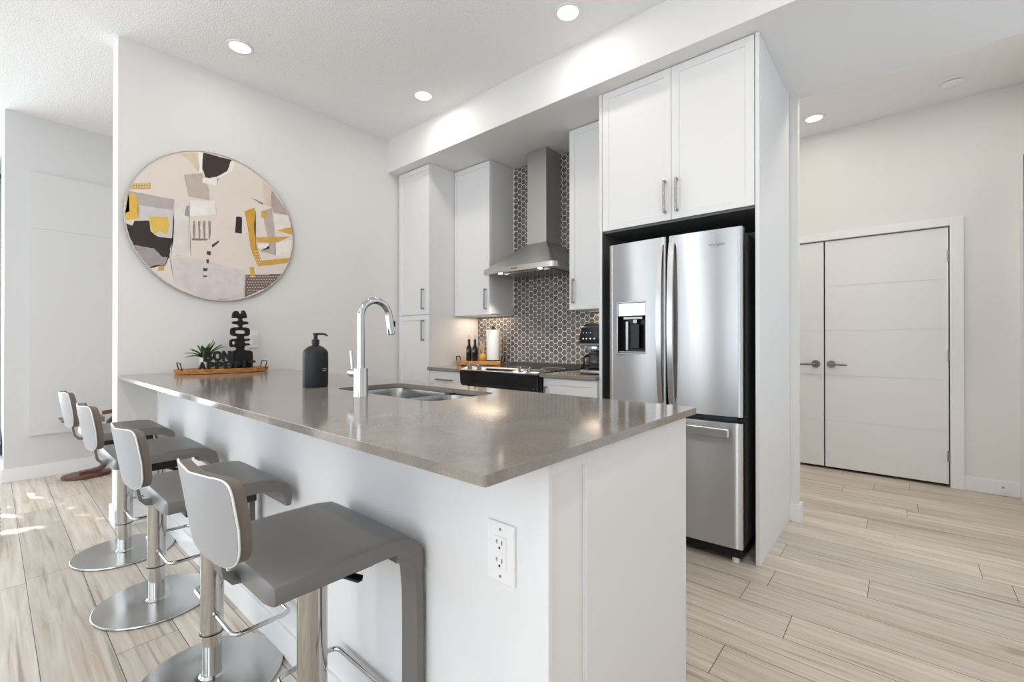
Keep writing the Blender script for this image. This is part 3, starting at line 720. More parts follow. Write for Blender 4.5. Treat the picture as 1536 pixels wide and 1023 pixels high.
# ================================================================ SMALL THINGS ON THE PENINSULA
sd = thing('soap_dispenser', 'matte charcoal pump soap bottle left of the faucet', 'soap dispenser', (1.562, .471, .92))
bm = B(); lathe(bm, [(.050, 0), (.053, .002), (.0545, .008), (.0545, .150), (.0525, .161), (.045, .172), (.030, .184), (.0155, .190), (.0155, .198)], 40)
bt = obj('bottle', bm, M['soap'], sd, local=True)
bm = B()
for z, w in ((.082, .5), (.074, .42)):
    n = 8; a0 = .12
    for i in range(n):
        a, b = a0 + w * i / n, a0 + w * (i + .7) / n
        q = [bm.verts.new((.0549 * math.cos(t_), .0549 * math.sin(t_), zz)) for t_, zz in ((a, z), (b, z), (b, z + .004), (a, z + .004))]; bm.faces.new(q)
obj('print', bm, M['labelgrey'], bt, local=True)
bm = B(); lathe(bm, [(.0165, .196), (.017, .198), (.017, .214), (.0155, .216), (.0095, .217), (.0095, .236), (.0115, .237), (.0115, .246), (0, .247)], 24)
ca = (math.cos(.65), math.sin(.65)); tube(bm, [(0, 0, .241), (.03 * ca[0], .03 * ca[1], .2425), (.048 * ca[0], .048 * ca[1], .239), (.056 * ca[0], .056 * ca[1], .233)], [.006, .0052, .0045, .004], 12)
obj('pump', bm, M['black'], sd, local=True)

# oval wooden tray with black wire handles
tx, ty = .187, .512
ty_rz = math.radians(-4)
tr = thing('serving_tray', 'oval wooden tray with black wire handles below the round painting', 'tray', (tx, ty, .92), ty_rz)
bm = B(); lathe(bm, [(.80, 0), (.97, .003), (1.0, .030), (.975, .031), (.94, .0215), (0, .0205)], 56, sx=.113, sy=.272)
obj('bowl', bm, M['acacia'], tr, local=True)
for s in (-1, 1):
    bm = B(); yy = s * .235; pts = [(-.055, yy, .022), (-.055, yy + s * .012, .072), (.055, yy + s * .012, .072), (.055, yy, .022)]
    tube(bm, rounded_path(pts, .008, 4), .0032, 10); obj('handle', bm, M['black'], tr, local=True)
ZT = .9408
# word sign, two rows of block letters
ws = thing('word_sign', 'black block letter sign reading BON APPETIT on the oval wooden tray', 'sign', (.235, .515, ZT))
MX = Matrix(((0, 0, 1, 0), (1, 0, 0, 0), (0, 1, 0, 0), (0, 0, 0, 1)))
def letters(word, y0, y1, z0, h, x, th):
    n = len(word); step = (y1 - y0) / n
    for i, ch in enumerate(word):
        bm = text_bm(ch, 1.0, .5, .06)
        xs = [v.co.x for v in bm.verts]; ys = [v.co.y for v in bm.verts]; a, b, c_, d = min(xs), max(xs), min(ys), max(ys)
        w = step * (.94 if ch != 'I' else .45)
        for v in bm.verts:
            v.co = ((v.co.x - a) / (b - a) * w + (step - w) / 2, (v.co.y - c_) / (d - c_) * h, v.co.z * th)
        bmesh.ops.transform(bm, matrix=Matrix.Translation((x, y0 + i * step, z0)) @ MX, verts=bm.verts[:])
        obj('letter', bm, M['black'], ws, smooth=False)
letters('APPETIT', .352, .685, ZT, .056, .238, .022)
letters('BON', .381, .537, ZT + .0565, .068, .238, .022)
# abstract stacked sculpture
sc = thing('sculpture', 'black abstract stacked totem sculpture at the right end of the oval tray', 'sculpture', (.172, .622, ZT))
def ring_prism(outer, hole, x0, x1):
    bm = B()
    def L_(pts, x): return [bm.verts.new((x, y, z)) for y, z in pts]
    a, b = L_(outer, x0), L_(outer, x1)
    es = [bm.edges.new((a[i], a[(i + 1) % len(a)])) for i in range(len(a))]
    if hole: h0, h1 = L_(hole, x0), L_(hole, x1); es += [bm.edges.new((h0[i], h0[(i + 1) % len(h0)])) for i in range(len(h0))]
    fs = [g for g in bmesh.ops.triangle_fill(bm, use_beauty=True, edges=es)['geom'] if isinstance(g, bmesh.types.BMFace)]
    mp = dict(zip(a, b)); 
    if hole: mp.update(zip(h0, h1))
    for f in fs: bm.faces.new([mp[v] for v in reversed(f.verts)])
    for i in range(len(a)): bm.faces.new((a[i], a[(i + 1) % len(a)], b[(i + 1) % len(a)], b[i]))
    if hole:
        for i in range(len(h0)): bm.faces.new((h0[(i + 1) % len(h0)], h0[i], h1[i], h1[(i + 1) % len(h0)]))
    return bm
def sup(y0, y1, z0, z1, n=28, e=3.2):
    cy, cz, a, b = (y0 + y1) / 2, (z0 + z1) / 2, (y1 - y0) / 2, (z1 - z0) / 2; out = []
    for k_ in range(n):
        t_ = 2 * PI * k_ / n; c, s = math.cos(t_), math.sin(t_)
        out.append((cy + a * math.copysign(abs(c) ** (2 / e), c), cz + b * math.copysign(abs(s) ** (2 / e), s)))
    return out
def scpart(outer, hole=None, w=.028, nm='segment'):
    bm = ring_prism(outer, hole, .172 - w / 2, .172 + w / 2)
    bmesh.ops.remove_doubles(bm, verts=bm.verts[:], dist=1e-6)
    return obj(nm, bm, M['blackmatte'], sc)
scpart(sup(.560, .685, ZT, 1.066, e=6), None, .055, 'base')
scpart([(.575, 1.060), (.655, 1.060), (.635, 1.074), (.640, 1.089), (.588, 1.089), (.592, 1.074)], None, .024, 'neck')
scpart([(.556, 1.088), (.636, 1.087), (.644, 1.097), (.668, 1.100), (.672, 1.108), (.664, 1.113), (.642, 1.114), (.636, 1.122), (.642, 1.130), (.666, 1.132), (.674, 1.139), (.666, 1.146), (.566, 1.145), (.553, 1.136), (.550, 1.105)], sup(.561, .585, 1.104, 1.130, 16, 2))
scpart([(.592, 1.144), (.640, 1.144), (.632, 1.155), (.640, 1.164), (.590, 1.164), (.598, 1.155)], None, .024, 'neck')
scpart(sup(.555, .671, 1.162, 1.223, 36, 4), sup(.581, .646, 1.179, 1.203, 20, 3.5))
scpart([(.600, 1.221), (.628, 1.221), (.621, 1.231), (.632, 1.243), (.656, 1.245), (.664, 1.254), (.656, 1.263), (.632, 1.264), (.622, 1.275), (.628, 1.287), (.598, 1.287), (.606, 1.275), (.598, 1.264), (.572, 1.263), (.563, 1.254), (.572, 1.245), (.598, 1.243), (.608, 1.231)], None, .028, 'neck')
scpart([(.566, 1.285), (.651, 1.287), (.652, 1.300), (.645, 1.325), (.635, 1.340), (.626, 1.339), (.621, 1.318), (.613, 1.313), (.605, 1.318), (.598, 1.331), (.582, 1.334), (.572, 1.325), (.566, 1.305)], None)
# succulent in a small white pot
pl = thing('potted_succulent', 'green spiky succulent in a small white pot behind the letter sign', 'plant', (.14, .418, ZT))
bm = B(); lathe(bm, [(.026, 0), (.030, .003), (.034, .078), (.036, .082), (.033, .082), (.030, .074), (0, .072)], 30); obj('pot', bm, M['whiteceramic'], pl, local=True)
def leaf(az, el, ln, w):
    bm = B(); n = 9; d = Vector((math.cos(az) * math.cos(el), math.sin(az) * math.cos(el), math.sin(el))); side = Vector((-math.sin(az), math.cos(az), 0)); nrm = d.cross(side) * -1
    rows = []
    for i in range(n + 1):
        t_ = i / n; p = Vector((0, 0, .078)) + d * ln * t_ + Vector((0, 0, 1)) * (.012 * math.sin(PI * t_)) ; ww = w * (math.sin(PI * min(1, .28 + .72 * t_)) ** .8) * (1 if t_ < .99 else .05); thk = .0035 * (1 - t_) + .0006
        rows.append([bm.verts.new(p + side * ww * a + nrm * b) for a, b in ((-1, .0035 * 1), (0, 0), (1, .0035), (0, -thk - .001))])
    for A_, B_ in zip(rows, rows[1:]):
        for k_ in range(4): bm.faces.new((A_[k_], A_[(k_ + 1) % 4], B_[(k_ + 1) % 4], B_[k_]))
    bm.faces.new(rows[0]); bm.faces.new(list(reversed(rows[-1])))
    return bm
for az, el, ln, w in ((-1.65, .30, .115, .014), (-1.5, .08, .11, .013), (-1.25, .55, .10, .014), (-1.9, .62, .105, .014), (1.3, 1.2, .125, .018), (1.7, 1.05, .12, .017), (1.35, .62, .13, .015), (1.75, .70, .135, .014), (0.0, .9, .10, .015), (3.0, .8, .105, .015), (.6, .45, .10, .013), (-.6, 1.0, .10, .014), (2.4, 1.1, .11, .015), (-2.5, 1.0, .10, .014)):
    obj('leaf', leaf(az, el, ln, w), M['leaf'], pl, local=True)

# blank double switch plate on the painted wall, outlet on the pony wall
sw = thing('switch_plate', 'white wall plate behind the black sculpture', 'wall plate', (0, .76, 1.141))
obj('plate', boxes((0, .729, 1.080, .006, .790, 1.203), bev=.002), M['whiteplastic'], sw, smooth=False)
obj('rocker', boxes((.005, .744, 1.108, .010, .775, 1.175), bev=.0015), M['whiteplastic'], sw, smooth=False)
ol = thing('wall_outlet', 'white double power outlet on the front of the peninsula', 'outlet', (2.966, .193, .69))
from math import inf
OX0, OX1, OZ0, OZ1 = 2.929, 3.006, .6275, .752
obj('plate', boxes((OX0, .187, OZ0, OX1, .193, OZ1), bev=.002), M['whiteplastic'], ol, smooth=False)
ocx, ocz = (OX0 + OX1) / 2, (OZ0 + OZ1) / 2
fc_ = obj('receptacle', boxes((ocx - .0172, .1845, ocz - .034, ocx + .0172, .188, ocz + .034), bev=.001), M['whiteplastic'], ol, smooth=False)
bm = B()
for s in (-1, 1):
    z = ocz + s * .0185; yb = .1842
    box(bm, ocx + .006, yb, z - .001, ocx + .0078, yb + .001, z + .0085); box(bm, ocx - .0078, yb, z - .0005, ocx - .006, yb + .001, z + .009); box(bm, ocx - .0105, yb, z + .0035, ocx - .0065, yb + .001, z + .0052)
    cyl(bm, (ocx, yb, z - .0075), (ocx, yb + .001, z - .0075), .0027, None, 14)
obj('slots', bm, M['black'], fc_, smooth=False, label='black socket slots')
obj('test_button', boxes((ocx - .008, .1838, ocz - .0035, ocx - .0005, .186, ocz + .0035), (ocx + .0005, .1838, ocz - .0035, ocx + .008, .186, ocz + .0035), bev=.0005), M['whiteplastic'], fc_, smooth=False)
for s in (-1, 1):
    bm = B(); cyl(bm, (ocx, .1862, ocz + s * .0485), (ocx, .188, ocz + s * .0485), .003, None, 14); obj('screw', bm, M['nickel'], ol)

# ================================================================ ROUND PAINTING
AY, AZ, AR = .527, 1.914, .505
ART = [
((214,196,170),[(-0.446,0.871),(-0.242,0.946),(-0.232,0.679),(-0.317,0.8)]),
((240,236,228),[(-0.236,0.956),(-0.187,0.967),(-0.198,0.677),(-0.232,0.667)]),
((52,36,28),[(-0.183,0.968),(0.162,0.972),(0.148,0.963),(0.096,0.795),(-0.026,0.69),(-0.106,0.646),(-0.155,0.644),(-0.194,0.746)]),
((190,176,165),[(-0.395,0.611),(-0.198,0.688),(-0.164,0.573),(-0.125,0.537),(-0.109,0.347),(-0.345,0.336)]),
((234,228,220),[(0.148,0.963),(0.201,0.943),(0.159,0.812),(-0.016,0.659),(-0.026,0.563),(-0.193,0.565),(-0.184,0.624),(-0.106,0.639),(-0.006,0.691),(0.1,0.789)]),
((178,168,165),[(-0.95,0.26),(-0.499,0.266),(-0.508,0.123),(-0.856,0.109),(-0.968,0.175)]),
((206,172,112),[(-0.915,0.364),(-0.742,0.419),(-0.745,0.334),(-0.942,0.288)]),
((206,197,200),[(-0.856,0.109),(-0.508,0.123),(-0.516,-0.281),(-0.621,-0.234),(-0.724,-0.21),(-0.774,-0.051),(-0.856,-0.068)]),
((224,182,78),[(-0.953,0.22),(-0.897,0.244),(-0.865,0.159),(-0.864,-0.059),(-0.98,-0.095),(-0.985,-0.014),(-0.944,0.017)]),
((222,184,84),[(-0.757,-0.006),(-0.561,0.025),(-0.552,-0.071),(-0.578,-0.194),(-0.639,-0.173),(-0.707,-0.217),(-0.749,-0.109)]),
((42,28,26),[(-0.976,-0.136),(-0.92,-0.153),(-0.896,-0.086),(-0.757,-0.058),(-0.737,-0.191),(-0.673,-0.243),(-0.507,-0.236),(-0.542,-0.372),(-0.551,-0.481),(-0.595,-0.595),(-0.672,-0.615),(-0.74,-0.65),(-0.812,-0.557),(-0.897,-0.406),(-0.949,-0.264)]),
((158,148,152),[(-0.907,-0.384),(-0.706,-0.397),(-0.621,-0.491),(-0.569,-0.484),(-0.595,-0.584),(-0.706,-0.609),(-0.749,-0.639),(-0.812,-0.557)]),
((220,212,206),[(-0.499,0.222),(-0.335,0.283),(-0.325,-0.449),(-0.533,-0.457),(-0.507,-0.236)]),
((233,227,221),[(-0.335,0.294),(-0.046,0.351),(-0.025,0.17),(-0.335,0.083)]),
((150,148,150),[(-0.372,0.208),(-0.339,0.226),(-0.335,0.072),(-0.387,0.083)]),
((30,26,26),[(0.213,0.197),(0.284,0.2),(0.284,-0.033),(0.203,-0.031)]),
((176,158,150),[(0.685,0.685),(0.872,0.457),(0.915,0.365),(0.709,0.351),(0.673,0.469)]),
((214,196,184),[(0.556,0.789),(0.685,0.698),(0.674,0.419),(0.58,0.448)]),
((186,172,162),[(0.545,0.341),(0.685,0.422),(0.746,-0.273),(0.512,-0.245),(0.651,-0.187),(0.627,0.009)]),
((230,222,214),[(0.709,0.326),(0.919,0.356),(0.965,0.199),(0.722,0.076)]),
((232,224,216),[(0.746,-0.071),(0.981,-0.006),(0.948,-0.267),(0.746,-0.273)]),
((235,230,224),[(0.489,-0.143),(0.651,-0.117),(0.604,-0.194),(0.489,-0.212)]),
((204,156,60),[(0.321,0.292),(0.443,0.367),(0.465,0.323),(0.443,0.123),(0.466,-0.118),(0.546,-0.401),(0.489,-0.458),(0.399,-0.226),(0.354,0.106)]),
((206,164,74),[(0.466,-0.056),(0.943,0.039),(0.77,-0.08),(0.477,-0.128)]),
((204,160,66),[(0.489,-0.47),(0.546,-0.381),(0.943,-0.285),(0.914,-0.368)]),
((206,164,74),[(0.545,0.341),(0.615,0.356),(0.603,0.254),(0.545,0.242)]),
((206,164,74),[(0.758,0.108),(0.967,0.186),(0.982,0.075),(0.843,0.086)]),
((212,202,200),[(-0.542,-0.502),(-0.334,-0.451),(0.289,-0.555),(0.322,-0.623),(0.304,-0.937),(0.076,-0.982),(-0.194,-0.966),(-0.497,-0.822)]),
((118,98,90),[(0.333,-0.61),(0.82,-0.546),(0.753,-0.635),(0.613,-0.771),(0.324,-0.93)]),
((206,164,74),[(0.388,-0.495),(0.448,-0.482),(0.455,-0.633),(0.399,-0.644)]),
((190,140,56),[(-0.013,-0.972),(0.12,-0.967),(0.095,-0.98),(-0.003,-0.985)]),
((200,160,80),[(-0.663,-0.614),(-0.603,-0.6),(-0.612,-0.661),(-0.672,-0.673)]),
((150,140,140),[(0.409,0.506),(0.568,0.47),(0.561,0.438),(0.51,0.452)]),
((150,140,138),[(-0.297,0.028),(-0.273,0.033),(-0.276,-0.207),(-0.291,-0.21)]),
((150,140,138),[(-0.241,0.039),(-0.216,0.044),(-0.219,-0.198),(-0.234,-0.2)]),
((150,140,138),[(-0.183,0.051),(-0.158,0.056),(-0.161,-0.188),(-0.177,-0.19)]),
((150,140,138),[(-0.124,0.063),(-0.099,0.068),(-0.102,-0.178),(-0.118,-0.18)]),
((130,122,120),[(-0.316,-0.203),(-0.12,-0.176),(-0.144,-0.201),(-0.306,-0.228)]),
((60,54,54),[(-0.088,-0.256),(-0.004,-0.177),(0.006,-0.194),(-0.074,-0.288)]),
((60,54,54),[(-0.143,-0.344),(-0.094,-0.344),(-0.1,-0.399),(-0.139,-0.389)]),
((60,54,54),[(-0.147,-0.459),(-0.116,-0.45),(-0.12,-0.507),(-0.143,-0.51)]),
((60,54,54),[(-0.182,-0.577),(-0.123,-0.576),(-0.143,-0.617),(-0.182,-0.615)]),
((60,54,54),[(-0.185,-0.679),(-0.133,-0.673),(-0.139,-0.692),(-0.182,-0.697)]),
((226,216,208),[(0.351,-0.63),(0.368,-0.63),(0.366,-0.64),(0.351,-0.639)]),
((226,216,208),[(0.384,-0.626),(0.402,-0.627),(0.399,-0.637),(0.384,-0.636)]),
((226,216,208),[(0.417,-0.622),(0.435,-0.623),(0.433,-0.633),(0.417,-0.632)]),
((226,216,208),[(0.451,-0.619),(0.469,-0.619),(0.467,-0.629),(0.451,-0.629)]),
((226,216,208),[(0.485,-0.615),(0.503,-0.616),(0.501,-0.626),(0.485,-0.625)]),
((226,216,208),[(0.519,-0.611),(0.537,-0.612),(0.535,-0.622),(0.519,-0.621)]),
((226,216,208),[(0.553,-0.608),(0.572,-0.608),(0.57,-0.618),(0.553,-0.618)]),
((226,216,208),[(0.588,-0.604),(0.607,-0.604),(0.605,-0.615),(0.588,-0.614)]),
((226,216,208),[(0.623,-0.6),(0.642,-0.601),(0.64,-0.611),(0.623,-0.61)]),
((226,216,208),[(0.658,-0.596),(0.677,-0.597),(0.675,-0.607),(0.659,-0.606)]),
((226,216,208),[(0.694,-0.592),(0.713,-0.593),(0.711,-0.603),(0.694,-0.602)]),
((226,216,208),[(0.73,-0.589),(0.749,-0.589),(0.747,-0.599),(0.73,-0.599)]),
((226,216,208),[(0.766,-0.585),(0.786,-0.585),(0.783,-0.595),(0.766,-0.595)]),
((226,216,208),[(0.366,-0.667),(0.384,-0.667),(0.382,-0.677),(0.366,-0.676)]),
((226,216,208),[(0.399,-0.663),(0.417,-0.664),(0.415,-0.674),(0.399,-0.673)]),
((226,216,208),[(0.433,-0.66),(0.451,-0.66),(0.449,-0.67),(0.433,-0.67)]),
((226,216,208),[(0.467,-0.656),(0.485,-0.657),(0.483,-0.667),(0.467,-0.666)]),
((226,216,208),[(0.501,-0.653),(0.519,-0.653),(0.517,-0.663),(0.501,-0.663)]),
((226,216,208),[(0.535,-0.649),(0.554,-0.65),(0.551,-0.66),(0.535,-0.659)]),
((226,216,208),[(0.57,-0.646),(0.588,-0.646),(0.586,-0.656),(0.57,-0.655)]),
((226,216,208),[(0.605,-0.642),(0.623,-0.643),(0.621,-0.653),(0.605,-0.652)]),
((226,216,208),[(0.64,-0.638),(0.659,-0.639),(0.656,-0.649),(0.64,-0.648)]),
((226,216,208),[(0.675,-0.635),(0.694,-0.635),(0.692,-0.645),(0.675,-0.645)]),
((226,216,208),[(0.711,-0.631),(0.73,-0.631),(0.728,-0.642),(0.711,-0.641)]),
((226,216,208),[(0.351,-0.707),(0.368,-0.708),(0.366,-0.718),(0.351,-0.717)]),
((226,216,208),[(0.384,-0.704),(0.402,-0.704),(0.4,-0.714),(0.384,-0.713)]),
((226,216,208),[(0.417,-0.7),(0.435,-0.701),(0.433,-0.711),(0.417,-0.71)]),
((226,216,208),[(0.451,-0.697),(0.469,-0.698),(0.467,-0.708),(0.451,-0.707)]),
((226,216,208),[(0.485,-0.694),(0.503,-0.694),(0.501,-0.704),(0.485,-0.703)]),
((226,216,208),[(0.519,-0.69),(0.537,-0.691),(0.535,-0.701),(0.519,-0.7)]),
((226,216,208),[(0.554,-0.687),(0.572,-0.687),(0.57,-0.698),(0.554,-0.697)]),
((226,216,208),[(0.588,-0.683),(0.607,-0.684),(0.605,-0.694),(0.588,-0.693)]),
((226,216,208),[(0.623,-0.68),(0.642,-0.681),(0.64,-0.691),(0.623,-0.69)]),
((226,216,208),[(0.659,-0.676),(0.678,-0.677),(0.675,-0.687),(0.659,-0.686)]),
((226,216,208),[(0.366,-0.744),(0.384,-0.745),(0.382,-0.755),(0.366,-0.754)]),
((226,216,208),[(0.4,-0.741),(0.417,-0.742),(0.415,-0.752),(0.4,-0.751)]),
((226,216,208),[(0.433,-0.738),(0.451,-0.739),(0.449,-0.749),(0.433,-0.748)]),
((226,216,208),[(0.467,-0.735),(0.485,-0.735),(0.483,-0.745),(0.467,-0.744)]),
((226,216,208),[(0.501,-0.731),(0.519,-0.732),(0.517,-0.742),(0.501,-0.741)]),
((226,216,208),[(0.535,-0.728),(0.554,-0.729),(0.551,-0.739),(0.535,-0.738)]),
((226,216,208),[(0.57,-0.725),(0.588,-0.726),(0.586,-0.736),(0.57,-0.735)]),
((226,216,208),[(0.605,-0.722),(0.623,-0.722),(0.621,-0.732),(0.605,-0.732)]),
((226,216,208),[(0.351,-0.784),(0.369,-0.785),(0.366,-0.795),(0.351,-0.794)]),
((226,216,208),[(0.384,-0.781),(0.402,-0.782),(0.4,-0.792),(0.384,-0.791)]),
((226,216,208),[(0.417,-0.778),(0.435,-0.779),(0.433,-0.789),(0.417,-0.788)]),
((226,216,208),[(0.451,-0.775),(0.469,-0.776),(0.467,-0.786),(0.451,-0.785)]),
((226,216,208),[(0.485,-0.772),(0.503,-0.773),(0.501,-0.783),(0.485,-0.782)]),
((226,216,208),[(0.519,-0.769),(0.538,-0.77),(0.535,-0.78),(0.519,-0.779)]),
((226,216,208),[(0.554,-0.766),(0.572,-0.767),(0.57,-0.777),(0.554,-0.776)]),
((226,216,208),[(0.366,-0.822),(0.384,-0.823),(0.382,-0.832),(0.366,-0.831)]),
((226,216,208),[(0.4,-0.819),(0.418,-0.82),(0.415,-0.83),(0.4,-0.829)]),
((226,216,208),[(0.433,-0.816),(0.451,-0.817),(0.449,-0.827),(0.433,-0.826)]),
((226,216,208),[(0.467,-0.813),(0.485,-0.814),(0.483,-0.824),(0.467,-0.823)]),
((226,216,208),[(0.501,-0.81),(0.519,-0.811),(0.517,-0.821),(0.501,-0.82)]),
((226,216,208),[(0.351,-0.862),(0.369,-0.863),(0.366,-0.872),(0.351,-0.871)]),
((226,216,208),[(0.384,-0.859),(0.402,-0.86),(0.4,-0.87),(0.384,-0.869)]),
((226,216,208),[(0.418,-0.856),(0.435,-0.857),(0.433,-0.867),(0.418,-0.866)]),
((226,216,208),[(0.451,-0.853),(0.469,-0.854),(0.467,-0.864),(0.451,-0.863)]),
((226,216,208),[(0.367,-0.899),(0.384,-0.9),(0.381,-0.908),(0.367,-0.909)]),
((226,216,208),[(0.4,-0.897),(0.416,-0.893),(0.41,-0.896),(0.398,-0.901)]),
((236,226,200),[(0.448,-0.255),(0.464,-0.253),(0.464,-0.27),(0.448,-0.272)]),
((236,226,200),[(0.477,-0.251),(0.493,-0.248),(0.493,-0.265),(0.477,-0.268)]),
((236,226,200),[(0.507,-0.246),(0.523,-0.244),(0.523,-0.261),(0.507,-0.263)]),
((236,226,200),[(0.462,-0.292),(0.477,-0.29),(0.477,-0.307),(0.462,-0.309)]),
((236,226,200),[(0.491,-0.288),(0.507,-0.285),(0.507,-0.303),(0.491,-0.305)]),
((236,226,200),[(0.521,-0.283),(0.537,-0.281),(0.537,-0.298),(0.521,-0.301)]),
((236,226,200),[(0.448,-0.333),(0.464,-0.331),(0.464,-0.348),(0.448,-0.35)]),
((236,226,200),[(0.478,-0.329),(0.493,-0.327),(0.493,-0.344),(0.478,-0.346)]),
((236,226,200),[(0.507,-0.325),(0.523,-0.323),(0.523,-0.34),(0.507,-0.342)]),
((236,226,200),[(0.462,-0.37),(0.478,-0.368),(0.478,-0.385),(0.462,-0.388)]),
((236,226,200),[(0.491,-0.366),(0.507,-0.364),(0.507,-0.381),(0.491,-0.384)]),
((236,226,200),[(0.521,-0.362),(0.537,-0.36),(0.537,-0.377),(0.521,-0.38)]),
((236,226,200),[(0.448,-0.411),(0.464,-0.409),(0.464,-0.426),(0.448,-0.428)]),
((236,226,200),[(0.478,-0.407),(0.494,-0.405),(0.494,-0.423),(0.478,-0.425)]),
((236,226,200),[(0.507,-0.404),(0.523,-0.401),(0.523,-0.419),(0.507,-0.421)]),
((236,206,150),[(-0.918,0.358),(-0.908,0.363),(-0.908,0.342),(-0.921,0.339)]),
((236,206,150),[(-0.897,0.366),(-0.884,0.369),(-0.884,0.348),(-0.897,0.345)]),
((236,206,150),[(-0.873,0.372),(-0.86,0.375),(-0.86,0.355),(-0.873,0.351)]),
((236,206,150),[(-0.849,0.378),(-0.836,0.382),(-0.836,0.361),(-0.849,0.358)]),
((236,206,150),[(-0.824,0.385),(-0.811,0.388),(-0.811,0.367),(-0.824,0.364)]),
((236,206,150),[(-0.8,0.391),(-0.786,0.395),(-0.786,0.374),(-0.8,0.37)]),
((236,206,150),[(-0.775,0.398),(-0.762,0.401),(-0.761,0.38),(-0.775,0.377)]),
((236,206,150),[(-0.921,0.324),(-0.908,0.328),(-0.908,0.307),(-0.921,0.304)]),
((236,206,150),[(-0.897,0.33),(-0.884,0.334),(-0.884,0.313),(-0.897,0.31)]),
((236,206,150),[(-0.873,0.337),(-0.86,0.34),(-0.86,0.319),(-0.873,0.316)]),
((236,206,150),[(-0.849,0.343),(-0.836,0.346),(-0.836,0.326),(-0.849,0.322)]),
((236,206,150),[(-0.824,0.349),(-0.811,0.353),(-0.811,0.332),(-0.824,0.329)]),
((236,206,150),[(-0.8,0.356),(-0.786,0.359),(-0.786,0.338),(-0.8,0.335)]),
((236,206,150),[(-0.775,0.362),(-0.761,0.366),(-0.761,0.345),(-0.775,0.341)]),
]

pa = thing('round_painting', 'large round abstract painting in cream, gold and dark brown on the wall', 'painting', (.012, AY, AZ))
bm = B(); ring = []
prof = [(.0, .004), (AR * .985, .004), (AR * .985, .006), (AR, .006), (AR, .030), (AR - .004, .0305), (AR - .004, .026), (AR * .5, .026), (0, .026)]
lathe(bm, prof[1:7], 96)
bmesh.ops.transform(bm, matrix=Matrix.Translation((0.0, AY, AZ)) @ Matrix.Rotation(PI / 2, 4, 'Y'), verts=bm.verts[:])
obj('rim', bm, M['satin'], pa)
amats = [bump_noise(mat('cream paint', srgb(224, 212, 202), .55), 5, .2, .001, 6, .02)]; aidx = {}
bm = B()
cv = [bm.verts.new((.0275, AY + (AR - .004) * math.cos(2 * PI * k_ / 96), AZ + (AR - .004) * math.sin(2 * PI * k_ / 96))) for k_ in range(96)]
bm.faces.new(cv)
for i, (col, pts) in enumerate(ART):
    if col not in aidx:
        aidx[col] = len(amats); amats.append(bump_noise(mat('paint', srgb(*col), .5), 16, .25, .001, 6, .07))
    # subdivide and roughen the painted edges
    poly = []
    for (a, b), (c_, d) in zip(pts, pts[1:] + pts[:1]):
        k_ = max(1, int(math.hypot(c_ - a, d - b) / .03))
        for j in range(k_):
            t_ = j / k_; jt = .0035 if k_ > 1 else 0
            poly.append((a + (c_ - a) * t_ + random.uniform(-jt, jt), b + (d - b) * t_ + random.uniform(-jt, jt)))
    poly = [(a, b) if math.hypot(a, b) < .985 else (a * .985 / math.hypot(a, b), b * .985 / math.hypot(a, b)) for a, b in poly]
    vs = [bm.verts.new((.0278 + i * .00003, AY + a * AR, AZ + b * AR)) for a, b in poly]
    try:
        f = bm.faces.new(vs); f.material_index = aidx[col]
    except ValueError: pass
bmesh.ops.triangulate(bm, faces=[f for f in bm.faces if len(f.verts) > 4])
for f in bm.faces:
    f.normal_update()
    if f.normal.x < 0: f.normal_flip()
o_ = Vector(pa.location); bmesh.ops.translate(bm, verts=bm.verts[:], vec=-o_)
me = bpy.data.meshes.new('canvas'); bm.to_mesh(me); bm.free()
for x in amats: me.materials.append(x)
o = bpy.data.objects.new('canvas', me); C.objects.link(o); o.parent = pa
bm = B(); lathe(bm, [(0, .010), (AR * .98, .010), (AR * .98, .0265), (0, .0265)], 72); bmesh.ops.transform(bm, matrix=Matrix.Translation((0.0, AY, AZ)) @ Matrix.Rotation(PI / 2, 4, 'Y'), verts=bm.verts[:])
obj('backing', bm, M['whiteceramic'], pa, smooth=False)

